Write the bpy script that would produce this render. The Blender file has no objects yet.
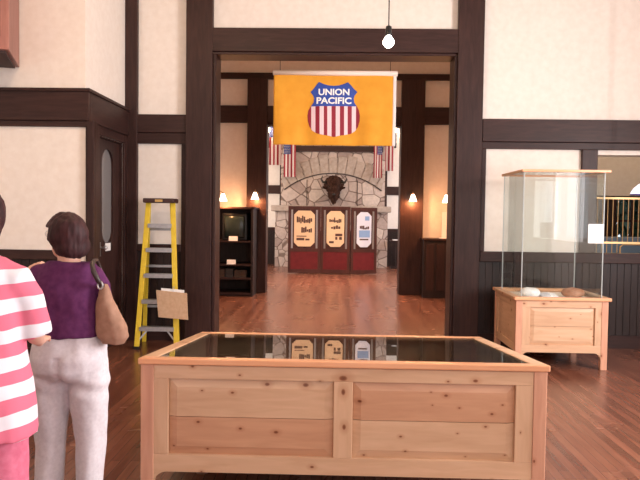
import bpy, bmesh, math, random
from mathutils import Vector, Matrix, noise, Euler
random.seed(7)
SC = bpy.context.scene
COL = SC.collection
PI = math.pi

# ------------------------------------------------------------------ camera, world, lights, exposure
FPX = 650.0
cam_d = bpy.data.cameras.new('camera'); cam = bpy.data.objects.new('camera', cam_d); COL.objects.link(cam)
cam_d.sensor_width = 36.0; cam_d.lens = FPX / 640 * 36.0; cam_d.clip_end = 200
CAMP = Vector((0, 0, 1.6))
ROT = (Matrix.Rotation(math.atan(16 / FPX), 3, 'Z') @ Matrix.Rotation(PI / 2 - math.atan(25 / FPX), 3, 'X')
       @ Matrix.Rotation(0.0135, 3, 'Z'))
cam.matrix_world = Matrix.Translation(CAMP) @ ROT.to_4x4()
SC.camera = cam

def at(px, py, Y):
    """point of the plane y = Y seen at a pixel of the photograph"""
    d = ROT @ Vector((px - 320, 240 - py, -FPX))
    return CAMP + d * (Y / d.y)
def AX(px, py, Y): return at(px, py, Y).x
def AZ(px, py, Y): return at(px, py, Y).z

world = bpy.data.worlds.new('daylight'); SC.world = world; world.use_nodes = True
world.node_tree.nodes['Background'].inputs[0].default_value = (0.72, 0.84, 1.0, 1)
world.node_tree.nodes['Background'].inputs[1].default_value = 1.6
vs = SC.view_settings
vs.view_transform = 'Standard'; vs.look = 'None'; vs.gamma = 1.0; vs.use_curve_mapping = False
vs.exposure = -0.13

def area(name, loc, rot, sx, sy, power, color, spread=PI):
    l = bpy.data.lights.new(name, 'AREA'); l.shape = 'RECTANGLE'; l.size = sx; l.size_y = sy
    l.energy = power; l.color = color; l.spread = spread
    o = bpy.data.objects.new(name, l); COL.objects.link(o); o.location = loc; o.rotation_euler = rot
    return o
def point(name, loc, power, color, r=0.04):
    l = bpy.data.lights.new(name, 'POINT'); l.energy = power; l.color = color; l.shadow_soft_size = r
    o = bpy.data.objects.new(name, l); COL.objects.link(o); o.location = loc
    return o
DAY = (1.0, 0.945, 0.955)
# daylight through the windows of the waiting room (right wall and the wall behind the camera)
area('daylight_right_near', (5.12, -.6, 2.2), (0, -PI / 2 * -1, 0), 2.2, 1.8, 60, DAY)
area('daylight_right_far', (5.12, 3.3, 2.2), (0, PI / 2, 0), 2.2, 1.8, 520, DAY)
area('daylight_back_left', (-2.2, -3.12, 2.3), (-PI / 2 * -1, 0, 0), 1.9, 2.2, 45, DAY)
area('daylight_back_right', (2.2, -3.12, 2.3), (PI / 2, 0, 0), 1.9, 2.2, 75, DAY)
# daylight through the right-hand windows of the fireplace lobby
area('daylight_lobby', (4.42, 18.0, 2.2), (0, PI / 2, 0), 2.2, 2.6, 200, (0.97, 0.95, 1.0))
area('added_lobby_left_fill', (-4.42, 18.0, 2.2), (0, -PI / 2, 0), 2.2, 2.6, 170, (1.0, 0.90, 0.82))  # light of an unseen left window, added to brighten the lobby
WARM = (1.0, 0.43, 0.17)

# ------------------------------------------------------------------ mesh helpers
ORG = {}
class MB:
    def __init__(s): s.v = []; s.f = []; s.m = []
    def add(s, vs, fs, m=0):
        b = len(s.v); s.v += [Vector(v) for v in vs]
        for f in fs: s.f.append([i + b for i in f]); s.m.append(m)
        return s
    def box(s, x0, x1, y0, y1, z0, z1, m=0):
        if x0 > x1: x0, x1 = x1, x0
        if y0 > y1: y0, y1 = y1, y0
        if z0 > z1: z0, z1 = z1, z0
        return s.add([(x0,y0,z0),(x1,y0,z0),(x1,y1,z0),(x0,y1,z0),(x0,y0,z1),(x1,y0,z1),(x1,y1,z1),(x0,y1,z1)],
                     [(0,3,2,1),(4,5,6,7),(0,1,5,4),(1,2,6,5),(2,3,7,6),(3,0,4,7)], m)
    def hexa(s, p, m=0):
        return s.add(p, [(0,3,2,1),(4,5,6,7),(0,1,5,4),(1,2,6,5),(2,3,7,6),(3,0,4,7)], m)
    def bar(s, a, b, w, t, up=(0,0,1), m=0):
        a = Vector(a); b = Vector(b); d = (b - a).normalized(); u = Vector(up)
        sd = d.cross(u).normalized(); u = sd.cross(d).normalized()
        sd = sd * w / 2; u = u * t / 2
        return s.hexa([a-sd-u, a+sd-u, b+sd-u, b-sd-u, a-sd+u, a+sd+u, b+sd+u, b-sd+u], m)
    def tube(s, pts, rad, seg=10, m=0, cap=True):
        pts = [Vector(p) for p in pts]; n = len(pts)
        if not isinstance(rad, (list, tuple)): rad = [rad] * n
        vs_ = []; ref = None
        for i, p in enumerate(pts):
            d = (pts[min(i+1, n-1)] - pts[max(i-1, 0)]).normalized()
            if ref is None: ref = Vector((0,0,1)) if abs(d.z) < .9 else Vector((1,0,0))
            a = d.cross(ref).normalized(); b = a.cross(d).normalized(); ref = b
            for k in range(seg):
                t = 2*PI*k/seg; vs_.append(p + (a*math.cos(t) + b*math.sin(t)) * rad[i])
        fs = [(i*seg+k, i*seg+(k+1) % seg, (i+1)*seg+(k+1) % seg, (i+1)*seg+k) for i in range(n-1) for k in range(seg)]
        if cap: fs += [tuple(range(seg))[::-1], tuple(range((n-1)*seg, n*seg))]
        return s.add(vs_, fs, m)
    def loft(s, rings, m=0, cap=True):
        n = len(rings[0]); vs_ = [v for r in rings for v in r]
        fs = [(i*n+k, i*n+(k+1) % n, (i+1)*n+(k+1) % n, (i+1)*n+k) for i in range(len(rings)-1) for k in range(n)]
        if cap: fs += [tuple(range(n))[::-1], tuple(range((len(rings)-1)*n, len(rings)*n))]
        return s.add(vs_, fs, m)
    def lathe(s, prof, c=(0,0,0), seg=20, m=0, cap=True):
        c = Vector(c)
        return s.loft([[c + Vector((r*math.cos(2*PI*k/seg), r*math.sin(2*PI*k/seg), z)) for k in range(seg)] for r, z in prof], m, cap)
    def ball(s, c, r, seg=16, m=0, rot=None):
        if not isinstance(r, (list, tuple)): r = (r, r, r)
        c = Vector(c); R = rot if rot is not None else Matrix.Identity(3); rings = []
        for i in range(seg//2 + 1):
            ph = -PI/2 + PI*(0.02 + 0.96*i/(seg//2))
            rings.append([c + R @ Vector((r[0]*math.cos(ph)*math.cos(2*PI*k/seg), r[1]*math.cos(ph)*math.sin(2*PI*k/seg), r[2]*math.sin(ph))) for k in range(seg)])
        return s.loft(rings, m)
    def prism(s, outline, y0, y1, m=0):
        """outline = (x, z) points, extruded from y0 to y1"""
        n = len(outline)
        return s.add([(x, y0, z) for x, z in outline] + [(x, y1, z) for x, z in outline],
                     [tuple(range(n)), tuple(range(n, 2*n))[::-1]] + [(k, n+k, n+(k+1) % n, (k+1) % n) for k in range(n)], m)
    def xform(s, M):
        s.v = [M @ v for v in s.v]; return s
    def mesh(s, name, mats, org=(0,0,0), smooth=False):
        me = bpy.data.meshes.new(name); o = Vector(org)
        me.from_pydata([v - o for v in s.v], [], s.f)
        for mm in (mats if isinstance(mats, (list, tuple)) else [mats]): me.materials.append(mm)
        for p, mi in zip(me.polygons, s.m): p.material_index = mi; p.use_smooth = smooth
        bm = bmesh.new(); bm.from_mesh(me); bmesh.ops.recalc_face_normals(bm, faces=bm.faces); bm.to_mesh(me); bm.free()
        me.update(); return me
    def build(s, name, mats, parent=None, smooth=False, bevel=0, org=None):
        if parent is not None: org = ORG[parent.name]
        elif org is None:
            xs = [v.x for v in s.v]; ys = [v.y for v in s.v]; zs = [v.z for v in s.v]
            org = Vector(((min(xs)+max(xs))/2, (min(ys)+max(ys))/2, min(zs)))
        o = bpy.data.objects.new(name, s.mesh(name, mats, org, smooth)); COL.objects.link(o)
        if parent is not None: o.parent = parent
        else: o.location = org
        ORG[o.name] = Vector(org)
        if bevel:
            b = o.modifiers.new('bevel', 'BEVEL'); b.width = bevel; b.segments = 2; b.limit_method = 'ANGLE'
        return o

def tag(o, label=None, cat=None, group=None, kind=None):
    if label: o['label'] = label
    if cat: o['category'] = cat
    if group: o['group'] = group
    if kind: o['kind'] = kind
    return o
def empty(name, loc, label=None, cat=None, group=None):
    o = bpy.data.objects.new(name, None); COL.objects.link(o); o.location = loc; o.empty_display_size = .1
    ORG[o.name] = Vector(loc); return tag(o, label, cat, group)
def struct(name, mb, mats, bevel=0, smooth=False):
    return tag(mb.build(name, mats, bevel=bevel, smooth=smooth), kind='structure')
def copy_thing(root, loc, label, rotz=None):
    r = root.copy(); COL.objects.link(r); r.location = loc; r['label'] = label
    if rotz is not None: r.rotation_euler.z = rotz
    for ch in list(root.children):
        c = ch.copy(); COL.objects.link(c); c.parent = r
        for g in list(ch.children):
            d = g.copy(); COL.objects.link(d); d.parent = c
    return r
def eval_mesh(obj, name):
    dg = bpy.context.evaluated_depsgraph_get(); dg.update()
    me = bpy.data.meshes.new_from_object(obj.evaluated_get(dg)); me.name = name; return me
def remeshed(mb, name, mat, voxel=.01, smooth=6, parent=None, disp=None, org=(0,0,0)):
    """fuse overlapping closed shapes into one continuous surface"""
    me = mb.mesh('tmp', mat, org); o = bpy.data.objects.new('tmp', me); COL.objects.link(o)
    r = o.modifiers.new('r', 'REMESH'); r.mode = 'VOXEL'; r.voxel_size = voxel; r.use_smooth_shade = True
    if smooth:
        sm = o.modifiers.new('s', 'SMOOTH'); sm.iterations = smooth; sm.factor = .5
    m2 = eval_mesh(o, name); bpy.data.objects.remove(o)
    m2.materials.clear(); m2.materials.append(mat)
    if disp:
        ns = [v.normal.copy() for v in m2.vertices]
        for v, n in zip(m2.vertices, ns): v.co = v.co + n * disp(v.co)
    for p in m2.polygons: p.use_smooth = True; p.material_index = 0
    ob = bpy.data.objects.new(name, m2); COL.objects.link(ob)
    if parent is not None: ob.parent = parent
    else: ob.location = org
    ORG[ob.name] = ORG[parent.name] if parent is not None else Vector(org)
    return ob

# ------------------------------------------------------------------ materials
def mat(name):
    m = bpy.data.materials.new(name); m.use_nodes = True; nt = m.node_tree
    return m, nt, nt.nodes['Principled BSDF']
def N(nt, t, **kw):
    n = nt.nodes.new(t)
    for k, v in kw.items():
        if hasattr(n, k): setattr(n, k, v)
        else: n.inputs[k.replace('_', ' ')].default_value = v
    return n
def plain(name, col, rough=.6, metal=0, spec=.5):
    m, nt, b = mat(name); b.inputs['Base Color'].default_value = (*col, 1); b.inputs['Roughness'].default_value = rough
    b.inputs['Metallic'].default_value = metal; b.inputs['Specular IOR Level'].default_value = spec; return m
def coords(nt, scale=(1,1,1), kind='Object', rot=(0,0,0)):
    tc = N(nt, 'ShaderNodeTexCoord'); mp = N(nt, 'ShaderNodeMapping'); nt.links.new(tc.outputs[kind], mp.inputs[0])
    mp.inputs['Scale'].default_value = scale; mp.inputs['Rotation'].default_value = rot; return mp.outputs[0]
def ramp(nt, fac, stops):
    r = N(nt, 'ShaderNodeValToRGB'); nt.links.new(fac, r.inputs[0]); el = r.color_ramp.elements
    while len(el) < len(stops): el.new(.5)
    for e, (p, c) in zip(el, stops): e.position = p; e.color = (*c, 1)
    return r.outputs[0]
def mixc(nt, fac, a, b, mode='MIX'):
    x = N(nt, 'ShaderNodeMix', data_type='RGBA', blend_type=mode)
    if isinstance(fac, float): x.inputs[0].default_value = fac
    else: nt.links.new(fac, x.inputs[0])
    for i, c in ((6, a), (7, b)):
        if isinstance(c, tuple): x.inputs[i].default_value = (*c, 1)
        else: nt.links.new(c, x.inputs[i])
    return x.outputs[2]
def bump(nt, b, h, strength=.3, dist=.01):
    bp = N(nt, 'ShaderNodeBump'); bp.inputs['Strength'].default_value = strength; bp.inputs['Distance'].default_value = dist
    nt.links.new(h, bp.inputs['Height']); nt.links.new(bp.outputs[0], b.inputs['Normal'])
def noisy(name, c1, c2, scale=8, rough=.7, bstr=.15, stretch=(1,1,1), spec=.4, detail=4, dist=.01, sheen=0):
    m, nt, b = mat(name); co = coords(nt, stretch)
    n = N(nt, 'ShaderNodeTexNoise'); n.inputs['Scale'].default_value = scale; n.inputs['Detail'].default_value = detail
    nt.links.new(co, n.inputs['Vector'])
    nt.links.new(ramp(nt, n.outputs['Fac'], [(.3, c1), (.7, c2)]), b.inputs['Base Color'])
    b.inputs['Roughness'].default_value = rough; b.inputs['Specular IOR Level'].default_value = spec
    if sheen: b.inputs['Sheen Weight'].default_value = sheen
    if bstr: bump(nt, b, n.outputs['Fac'], bstr, dist)
    return m
def wood(name, c1, c2, axis='x', rough=.45, scale=6, knots=0, spec=.4, bstr=.1, seed=0.0):
    """grain runs along the axis; knots > 0 scatters dark round knots"""
    m, nt, b = mat(name); st = {'x': (.12, 1, 1), 'y': (1, .12, 1), 'z': (1, 1, .12)}[axis]
    co = coords(nt, st)
    n = N(nt, 'ShaderNodeTexNoise'); n.inputs['Scale'].default_value = scale*5; n.inputs['Detail'].default_value = 5
    n.inputs['Distortion'].default_value = .6; nt.links.new(co, n.inputs['Vector'])
    c = ramp(nt, n.outputs['Fac'], [(.32, c1), (.68, c2)])
    n2 = N(nt, 'ShaderNodeTexNoise'); n2.inputs['Scale'].default_value = 3.0; n2.inputs['Detail'].default_value = 2
    nt.links.new(coords(nt, tuple(v*1.5 for v in st)), n2.inputs['Vector'])
    c = mixc(nt, .35, c, ramp(nt, n2.outputs['Fac'], [(.35, tuple(v*.8 for v in c1)), (.65, c2)]))
    if knots:
        vo = N(nt, 'ShaderNodeTexVoronoi', voronoi_dimensions='2D'); vo.inputs['Scale'].default_value = knots
        st2 = {'x': (.7, 1, 1.1), 'y': (1, .7, 1.1), 'z': (1.1, 1, .7)}[axis]
        sp = N(nt, 'ShaderNodeSeparateXYZ'); nt.links.new(coords(nt, st2), sp.inputs[0]); cb_ = N(nt, 'ShaderNodeCombineXYZ')
        nt.links.new(sp.outputs[1 if axis == 'y' else 0], cb_.inputs[0]); nt.links.new(sp.outputs[2], cb_.inputs[1])
        add = N(nt, 'ShaderNodeVectorMath'); add.inputs[1].default_value = (seed, seed*.7, 0)
        nt.links.new(cb_.outputs[0], add.inputs[0]); nt.links.new(add.outputs[0], vo.inputs['Vector'])
        sc_ = N(nt, 'ShaderNodeSeparateColor'); nt.links.new(vo.outputs['Color'], sc_.inputs[0])
        siz = N(nt, 'ShaderNodeMapRange'); siz.inputs['To Min'].default_value = .6; siz.inputs['To Max'].default_value = 3.2
        nt.links.new(sc_.outputs[0], siz.inputs['Value']); mu = N(nt, 'ShaderNodeMath', operation='MULTIPLY')
        nt.links.new(vo.outputs['Distance'], mu.inputs[0]); nt.links.new(siz.outputs[0], mu.inputs[1])
        k = ramp(nt, mu.outputs[0], [(.0, (.20,.09,.05)), (.045, (.42,.22,.13)), (.075, (1,1,1)), (1, (1,1,1))])
        k2 = ramp(nt, mu.outputs[0], [(.07, (.74,.60,.52)), (.22, (1,1,1))])
        c = mixc(nt, .9, c, k, 'MULTIPLY'); c = mixc(nt, .6, c, k2, 'MULTIPLY')
    nt.links.new(c, b.inputs['Base Color']); b.inputs['Roughness'].default_value = rough
    b.inputs['Specular IOR Level'].default_value = spec
    if bstr: bump(nt, b, n.outputs['Fac'], bstr, .004)
    return m
def emit(name, col, s):
    m, nt, b = mat(name); b.inputs['Base Color'].default_value = (*col, 1)
    b.inputs['Emission Color'].default_value = (*col, 1); b.inputs['Emission Strength'].default_value = s; return m
def glass(name, tint=(.93,.97,.95), ior=1.45, rough=.0):
    m = bpy.data.materials.new(name); m.use_nodes = True; nt = m.node_tree; nt.nodes.clear()
    out = N(nt, 'ShaderNodeOutputMaterial'); t = N(nt, 'ShaderNodeBsdfTransparent'); t.inputs[0].default_value = (*tint, 1)
    g = N(nt, 'ShaderNodeBsdfGlossy'); g.inputs['Roughness'].default_value = rough
    fr = N(nt, 'ShaderNodeFresnel'); ge = N(nt, 'ShaderNodeNewGeometry'); mr = N(nt, 'ShaderNodeMapRange')
    mr.inputs['To Min'].default_value = ior; mr.inputs['To Max'].default_value = 1/ior
    nt.links.new(ge.outputs['Backfacing'], mr.inputs['Value']); nt.links.new(mr.outputs[0], fr.inputs[0]); mx = N(nt, 'ShaderNodeMixShader')
    nt.links.new(fr.outputs[0], mx.inputs[0]); nt.links.new(t.outputs[0], mx.inputs[1]); nt.links.new(g.outputs[0], mx.inputs[2])
    nt.links.new(mx.outputs[0], out.inputs[0]); return m

M = {}
M['plaster'] = noisy('ivory plaster', (.79,.715,.645), (.84,.775,.71), 14, .85, .12, spec=.15)
M['ceiling'] = noisy('cream ceiling plaster', (.78,.70,.60), (.84,.76,.66), 10, .9, .1, spec=.1)
M['dark'] = {a: wood('dark stained oak '+a, (.024,.010,.009), (.053,.023,.019), a, .45, 6, spec=.25, bstr=.15) for a in 'xyz'}
M['wains'] = wood('dark wainscot boards', (.016,.009,.008), (.034,.019,.017), 'z', .42, 6, spec=.3, bstr=.15)
M['pine'] = {a: wood('knotty pine '+a, (.57,.34,.20), (.70,.45,.285), a, .42, 5, 6.5, .4, .06, sd) for a, sd in (('x', 0.0), ('y', 3.1), ('z', 7.7))}
M['pine_b'] = wood('redder knotty pine board', (.50,.25,.14), (.62,.34,.20), 'x', .42, 5, 6.5, .4, .06, 5.2)
M['pine_post'] = wood('pink toned pine post', (.56,.27,.17), (.70,.38,.25), 'z', .42, 5, 5.0, .4, .06, 9.4)
M['pine_lip'] = wood('orange varnished pine edge', (.72,.33,.16), (.84,.43,.24), 'x', .3, 5, 0, .5, .05)
M['brass'] = plain('brass', (.50,.33,.16), .42, .8)
M['black'] = plain('black metal', (.02,.02,.02), .4, .4)
M['alu'] = noisy('aluminium', (.42,.42,.44), (.52,.52,.54), 30, .38, .05); M['alu'].node_tree.nodes['Principled BSDF'].inputs['Metallic'].default_value = .7
M['yellow'] = noisy('yellow fibreglass', (.72,.50,.035), (.80,.58,.05), 20, .4, .03)
M['white'] = plain('white paper', (.86,.85,.84), .7)
M['glass'] = glass('clear glass', (.97,.99,.985))
M['glass_top'] = glass('display glass', (.85,.88,.87), 1.5)
M['steel'] = plain('steel', (.55,.55,.57), .3, .9)
M['milk'] = emit('lit milk glass', (1.0,.80,.58), 9.0)
M['bulb'] = emit('lit bulb', (1.0,.93,.80), 14.0)

# strip flooring: narrow boards running away from the door of the room
def floor_mat():
    m, nt, b = mat('varnished strip flooring'); co = coords(nt, (1,1,1), 'Object', (0,0,PI/2))
    br = N(nt, 'ShaderNodeTexBrick'); nt.links.new(co, br.inputs['Vector'])
    for k, v in (('Scale', 1.0), ('Mortar Size', .0016), ('Brick Width', 1.9), ('Row Height', .065), ('Bias', 0.0)): br.inputs[k].default_value = v
    br.inputs['Color1'].default_value = (.135,.048,.030,1); br.inputs['Color2'].default_value = (.225,.090,.056,1); br.inputs['Mortar'].default_value = (.08,.022,.01,1)
    n = N(nt, 'ShaderNodeTexNoise'); n.inputs['Scale'].default_value = 22; n.inputs['Detail'].default_value = 5
    nt.links.new(coords(nt, (1.5,.12,1)), n.inputs['Vector'])
    c = mixc(nt, .5, br.outputs['Color'], ramp(nt, n.outputs['Fac'], [(.3, (.55,.5,.45)), (.7, (1.25,1.2,1.15))]), 'MULTIPLY')
    nt.links.new(c, b.inputs['Base Color'])
    n3 = N(nt, 'ShaderNodeTexNoise'); n3.inputs['Scale'].default_value = 2.2; nt.links.new(coords(nt), n3.inputs['Vector'])
    mr = N(nt, 'ShaderNodeMapRange'); mr.inputs['To Min'].default_value = .21; mr.inputs['To Max'].default_value = .31
    nt.links.new(n3.outputs['Fac'], mr.inputs['Value']); nt.links.new(mr.outputs[0], b.inputs['Roughness'])
    bump(nt, b, br.outputs['Fac'], -.15, .002); return m
M['floor'] = floor_mat()
# ------------------------------------------------------------------ the setting
YW = 8.10; WT = .25; Y2 = 13.30; Y3 = 20.9; ZC = 4.75
DX, DY_, DZ = M['dark']['x'], M['dark']['y'], M['dark']['z']
XL, XR, YB = -5.0, 5.2, -3.2
fl = MB().box(-6.6, 6.6, -3.5, Y3+.3, -.12, 0); struct('floor', fl, M['floor'])
struct('ceiling', MB().box(-6.6, 6.6, -3.5, Y3+.3, ZC, ZC+.15), M['ceiling'])
def WX(px, py): return AX(px, py, YW)
def WZ(px, py): return AZ(px, py, YW)
xd0, xd1 = WX(213, 200), WX(454, 200)          # doorway, between its casings' outer lines
zd = AZ(333, 61.5, YW+WT+.03) + .10                               # head of the doorway
xt0, zt0, zt1 = WX(592, 220), WZ(610, 255), WZ(615, 155)   # ticket window opening
xt1 = xt0 + 1.35
XV = AX(85.5, 150, 6.77)                         # side of the vestibule
# wall the doorway pierces
w = MB(); a0, a1 = YW, YW + WT
w.box(XL, xd0, a0, a1, 0, ZC).box(xd0, xd1, a0, a1, zd, ZC)
w.box(xd1, xt0, a0, a1, 0, ZC).box(xt0, xt1, a0, a1, 0, zt0).box(xt0, xt1, a0, a1, zt1, ZC).box(xt1, 6.4, a0, a1, 0, ZC)
struct('wall_front', w, M['plaster'])
# waiting room: right wall and back wall with window openings
w = MB(); ws = [(-1.5, .3), (2.4, 4.2)]; wz0, wz1 = 1.1, 3.3
yy = YB
for p, q in ws: w.box(XR, XR+.2, yy, p, 0, ZC).box(XR, XR+.2, p, q, 0, wz0).box(XR, XR+.2, p, q, wz1, ZC); yy = q
w.box(XR, XR+.2, yy, YW, 0, ZC); struct('wall_right', w, M['plaster'])
w = MB(); xx = XL
for p, q in ((-3.15, -1.25), (1.25, 3.15)): w.box(xx, p, YB-.2, YB, 0, ZC).box(p, q, YB-.2, YB, 0, 1.2).box(p, q, YB-.2, YB, 3.4, ZC); xx = q
w.box(xx, XR+.2, YB-.2, YB, 0, ZC); struct('wall_back', w, M['plaster'])
struct('wall_left', MB().box(XL-.2, XL, YB-.2, YW, 0, ZC), M['plaster'])
wn = 0
def window_x(x, y0, y1, z0, z1, t=.06):
    global wn; wn += 1
    r = MB(); r.box(x-t, x+t, y0, y0+.07, z0, z1).box(x-t, x+t, y1-.07, y1, z0, z1).box(x-t, x+t, y0+.07, y1-.07, z0, z0+.07).box(x-t, x+t, y0+.07, y1-.07, z1-.07, z1)
    o = struct('window_%d' % wn, r, DZ)
    g = MB(); ym = (y0+y1)/2; zm = (z0+z1)/2
    g.box(x-.02, x+.02, ym-.02, ym+.02, z0+.07, z1-.07).box(x-.02, x+.02, y0+.07, y1-.07, zm-.02, zm+.02)
    g.build('window_bars', DZ, o)
for p, q in ws: window_x(XR+.12, p, q, wz0, wz1)
def window_y(y, x0, x1, z0, z1, t=.06, n=1, m=None):
    global wn; wn += 1
    r = MB(); r.box(x0, x0+.07, y-t, y+t, z0, z1).box(x1-.07, x1, y-t, y+t, z0, z1).box(x0+.07, x1-.07, y-t, y+t, z0, z0+.07).box(x0+.07, x1-.07, y-t, y+t, z1-.07, z1)
    o = struct('window_%d' % wn, r, m or DZ); g = MB(); zm = (z0+z1)/2
    for k in range(n):
        xm = x0 + (x1-x0)*(k+1)/(n+1); g.box(xm-.02, xm+.02, y-.02, y+.02, z0+.07, z1-.07)
    g.box(x0+.07, x1-.07, y-.019, y+.019, zm-.02, zm+.02); g.build('window_bars', m or DZ, o)
for p, q in ((-3.15, -1.25), (1.25, 3.15)): window_y(YB-.12, p, q, 1.2, 3.4)

# the vestibule that projects on the left (plaster box with timber bands and a glazed door)
YV = 6.77
def VZ(px, py): return AZ(px, py, YV)
zv_top, zv_b = VZ(70, 89), VZ(70, 121)
xo = XV                                          # outer corner
zp0, zp1 = VZ(60, 250), VZ(60, 127)
dY0, dY1, dZ1 = YV + .34, YW - .16, zv_b - .10   # door opening in the side wall
w = MB().box(XL, xo, YV, YV+.15, 0, ZC).box(xo-.15, xo, YV+.15, dY0, 0, ZC).box(xo-.15, xo, dY1, YW, 0, ZC).box(xo-.15, xo, dY0, dY1, dZ1, ZC)
struct('wall_vestibule', w, M['plaster'])
tn = 0
def trim(mb, m, bevel=.006):
    global tn; tn += 1
    return struct('trim_%d' % tn, mb, m, bevel=bevel)
# band round the vestibule, front and side
P = .05
trim(MB().box(XL, xo+P, YV-P, YV, zv_b, zv_top).box(XL, xo+P+.02, YV-P-.02, YV, zv_top-.035, zv_top), DX)
trim(MB().box(xo, xo+P, YV, YW, zv_b, zv_top).box(xo, xo+P+.02, YV, YW, zv_top-.035, zv_top), DY_)
trim(MB().box(XL, xo+.03, YV-.03, YV, zp1, zv_b), DX)                      # thin moulding under the band
trim(MB().box(AX(86.5, 190, YV-.045), AX(93.5, 190, YV-.045), YV-.045, YV, 0, zv_b).box(xo, AX(93.5, 190, YV-.045), YV, YV+.10, 0, zv_b), DZ)  # corner post
trim(MB().box(XL, xo-.10, YV-.055, YV, zp0-.10, zp0), DX)                 # chair rail
def wainscot(x0, x1, y, z1, z0=.0, pitch=.085):
    mb = MB(); x = x0
    while x < x1 - .001:
        e = min(x + pitch - .008, x1); mb.box(x, e, y-.02, y, z0, z1); x += pitch
    mb.box(x0, x1, y-.012, y, z0, z1)
    return mb
trim(wainscot(XL, xo-.10, YV, zp0-.10), M['wains'], 0)
tag(MB().box(XL, xo-.1, YV-.04, YV-.021, 0, .16).build('baseboard_vestibule', DX), kind='structure')
# side door of the vestibule: boards, long rounded glass, latch with a white tag
dr = tag(empty('door_1', (xo-.06, (dY0+dY1)/2, 0)), kind='structure')
gy0, gy1 = 7.34, 7.72
def door_leaf():
    # outline with a long rounded opening (polygon ring)
    n = 24; yc = (gy0+gy1)/2; r = (gy1-gy0)/2; z0g, z1g = AZ(110, 244, 7.5), AZ(110, 149, 7.5)
    inn = []
    for k in range(n):
        t = 2*PI*k/n; c = (z1g-r if math.sin(t) >= 0 else z0g+r)
        inn.append((yc + r*math.cos(t), c + r*math.sin(t)))
    out = []
    zc = (z0g+z1g)/2
    for k in range(n):
        t = 2*PI*k/n; cx, cz = math.cos(t), math.sin(t)
        hy = ((dY1-.012-yc) if cx > 0 else (yc-dY0-.012)); s = 1/max(abs(cx), abs(cz)); y = yc + cx*s*hy
        z = zc + cz*s*(dZ1-.014-zc) if cz > 0 else zc + cz*s*(zc-.01)
        out.append((y, z))
    mb = MB(); xa, xb = xo-.085, xo-.035
    vv = [(xb, y, z) for y, z in out] + [(xb, y, z) for y, z in inn] + [(xa, y, z) for y, z in out] + [(xa, y, z) for y, z in inn]
    ff = []
    for k in range(n):
        j = (k+1) % n
        ff += [(k, j, n+j, n+k), (2*n+k, 3*n+k, 3*n+j, 2*n+j), (n+k, n+j, 3*n+j, 3*n+k), (k, 2*n+k, 2*n+j, j)]
    mb.add(vv, ff)
    g = MB(); g.add([(xo-.06, y, z) for y, z in inn] + [(xo-.064, y, z) for y, z in inn], [tuple(range(n)), tuple(range(n, 2*n))[::-1]] + [(k, (k+1) % n, n+(k+1) % n, n+k) for k in range(n)])
    return mb, g
lf, gl = door_leaf()
lf.build('door_leaf', DZ, dr); m_dg = plain('grey frosted glass', (.20,.19,.19), .18); gl.build('door_glass', m_dg, dr)
p = at(104, 248, 7.2); hz = p.z
hb = MB().tube([(xo-.035, 7.26, hz), (xo+.02, 7.26, hz)], .010).ball((xo+.035, 7.26, hz), .024, 12)
hb.box(xo-.036, xo-.03, 7.22, 7.30, hz-.10, hz+.06); hb.build('door_handle', M['steel'], dr)
MB().box(xo-.0349, xo-.0315, 7.45, 7.62, hz-.05, hz+.04).build('door_tag', M['white'], dr)
trim(MB().box(xo-.15, xo, dY0, dY0+.012, 0, dZ1).box(xo-.15, xo, dY1-.012, dY1, 0, dZ1).box(xo-.15, xo, dY0+.012, dY1-.012, dZ1-.012, dZ1), DZ, 0)
trim(MB().box(xo, xo+.03, YV+.10, dY0, 0, zv_b).box(xo, xo+.03, dY1, YW-.06, 0, zv_b).box(xo, xo+.03, dY0, dY1, dZ1, zv_b), DZ)

# timbers on the front wall, left of the doorway
def T(px0, px1, py0, py1, dep, m, ref=None, **k):
    """timber on the front wall from the pixels of its edges"""
    xm, ym = (px0+px1)/2, (py0+py1)/2
    return MB().box(WX(px0, ym), WX(px1, ym), YW-dep, YW, WZ(xm, py1), WZ(xm, py0))
zbot = 0
def post(px0, px1, dep, py=170, z0=0, z1=ZC): return MB().box(WX(px0, py), WX(px1, py), YW-dep, YW, z0, z1)
xa, xb = WX(138, 170), WX(188, 170)
trim(MB().box(xo, WX(138.5, 170), YW-.07, YW, 0, ZC), DZ)
trim(post(187, 213, .09), DZ)
zb0, zb1 = WZ(162, 133), WZ(162, 115)
trim(MB().box(xa, xb, YW-.06, YW, zb0, zb1), DX)
trim(MB().box(xa, xb, YW-.035, YW, WZ(162, 144), zb0), DX)
zr = WZ(160, 244)
trim(MB().box(WX(182, 190), xb, YW-.045, YW, 0, WZ(162, 144)), DZ)
xi = WX(182, 190)
trim(MB().box(xa, xi, YW-.06, YW, zr-.09, zr), DX)
trim(wainscot(xa, xi, YW, zr-.09), M['wains'], 0)
tag(MB().box(xa, xi, YW-.04, YW-.021, 0, .16).build('baseboard_left', DX), kind='structure')
# doorway: header beam, casings, jambs
trim(MB().box(WX(213, 40), WX(458, 40), YW-.08, YW, WZ(333, 53.5), WZ(333, 30)), DX)
trim(MB().box(WX(212, 57), WX(456, 57), YW-.05, YW+WT+.03, zd-.10, WZ(333, 53.5)), M['dark']['x'])
trim(MB().box(xd0, WX(216, 200), YW-.05, YW+WT+.03, 0, zd-.10), DZ)
trim(MB().box(WX(451, 200), xd1, YW-.05, YW+WT+.03, 0, zd-.10), DZ)
trim(post(454.5, 480, .09), DZ)
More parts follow.
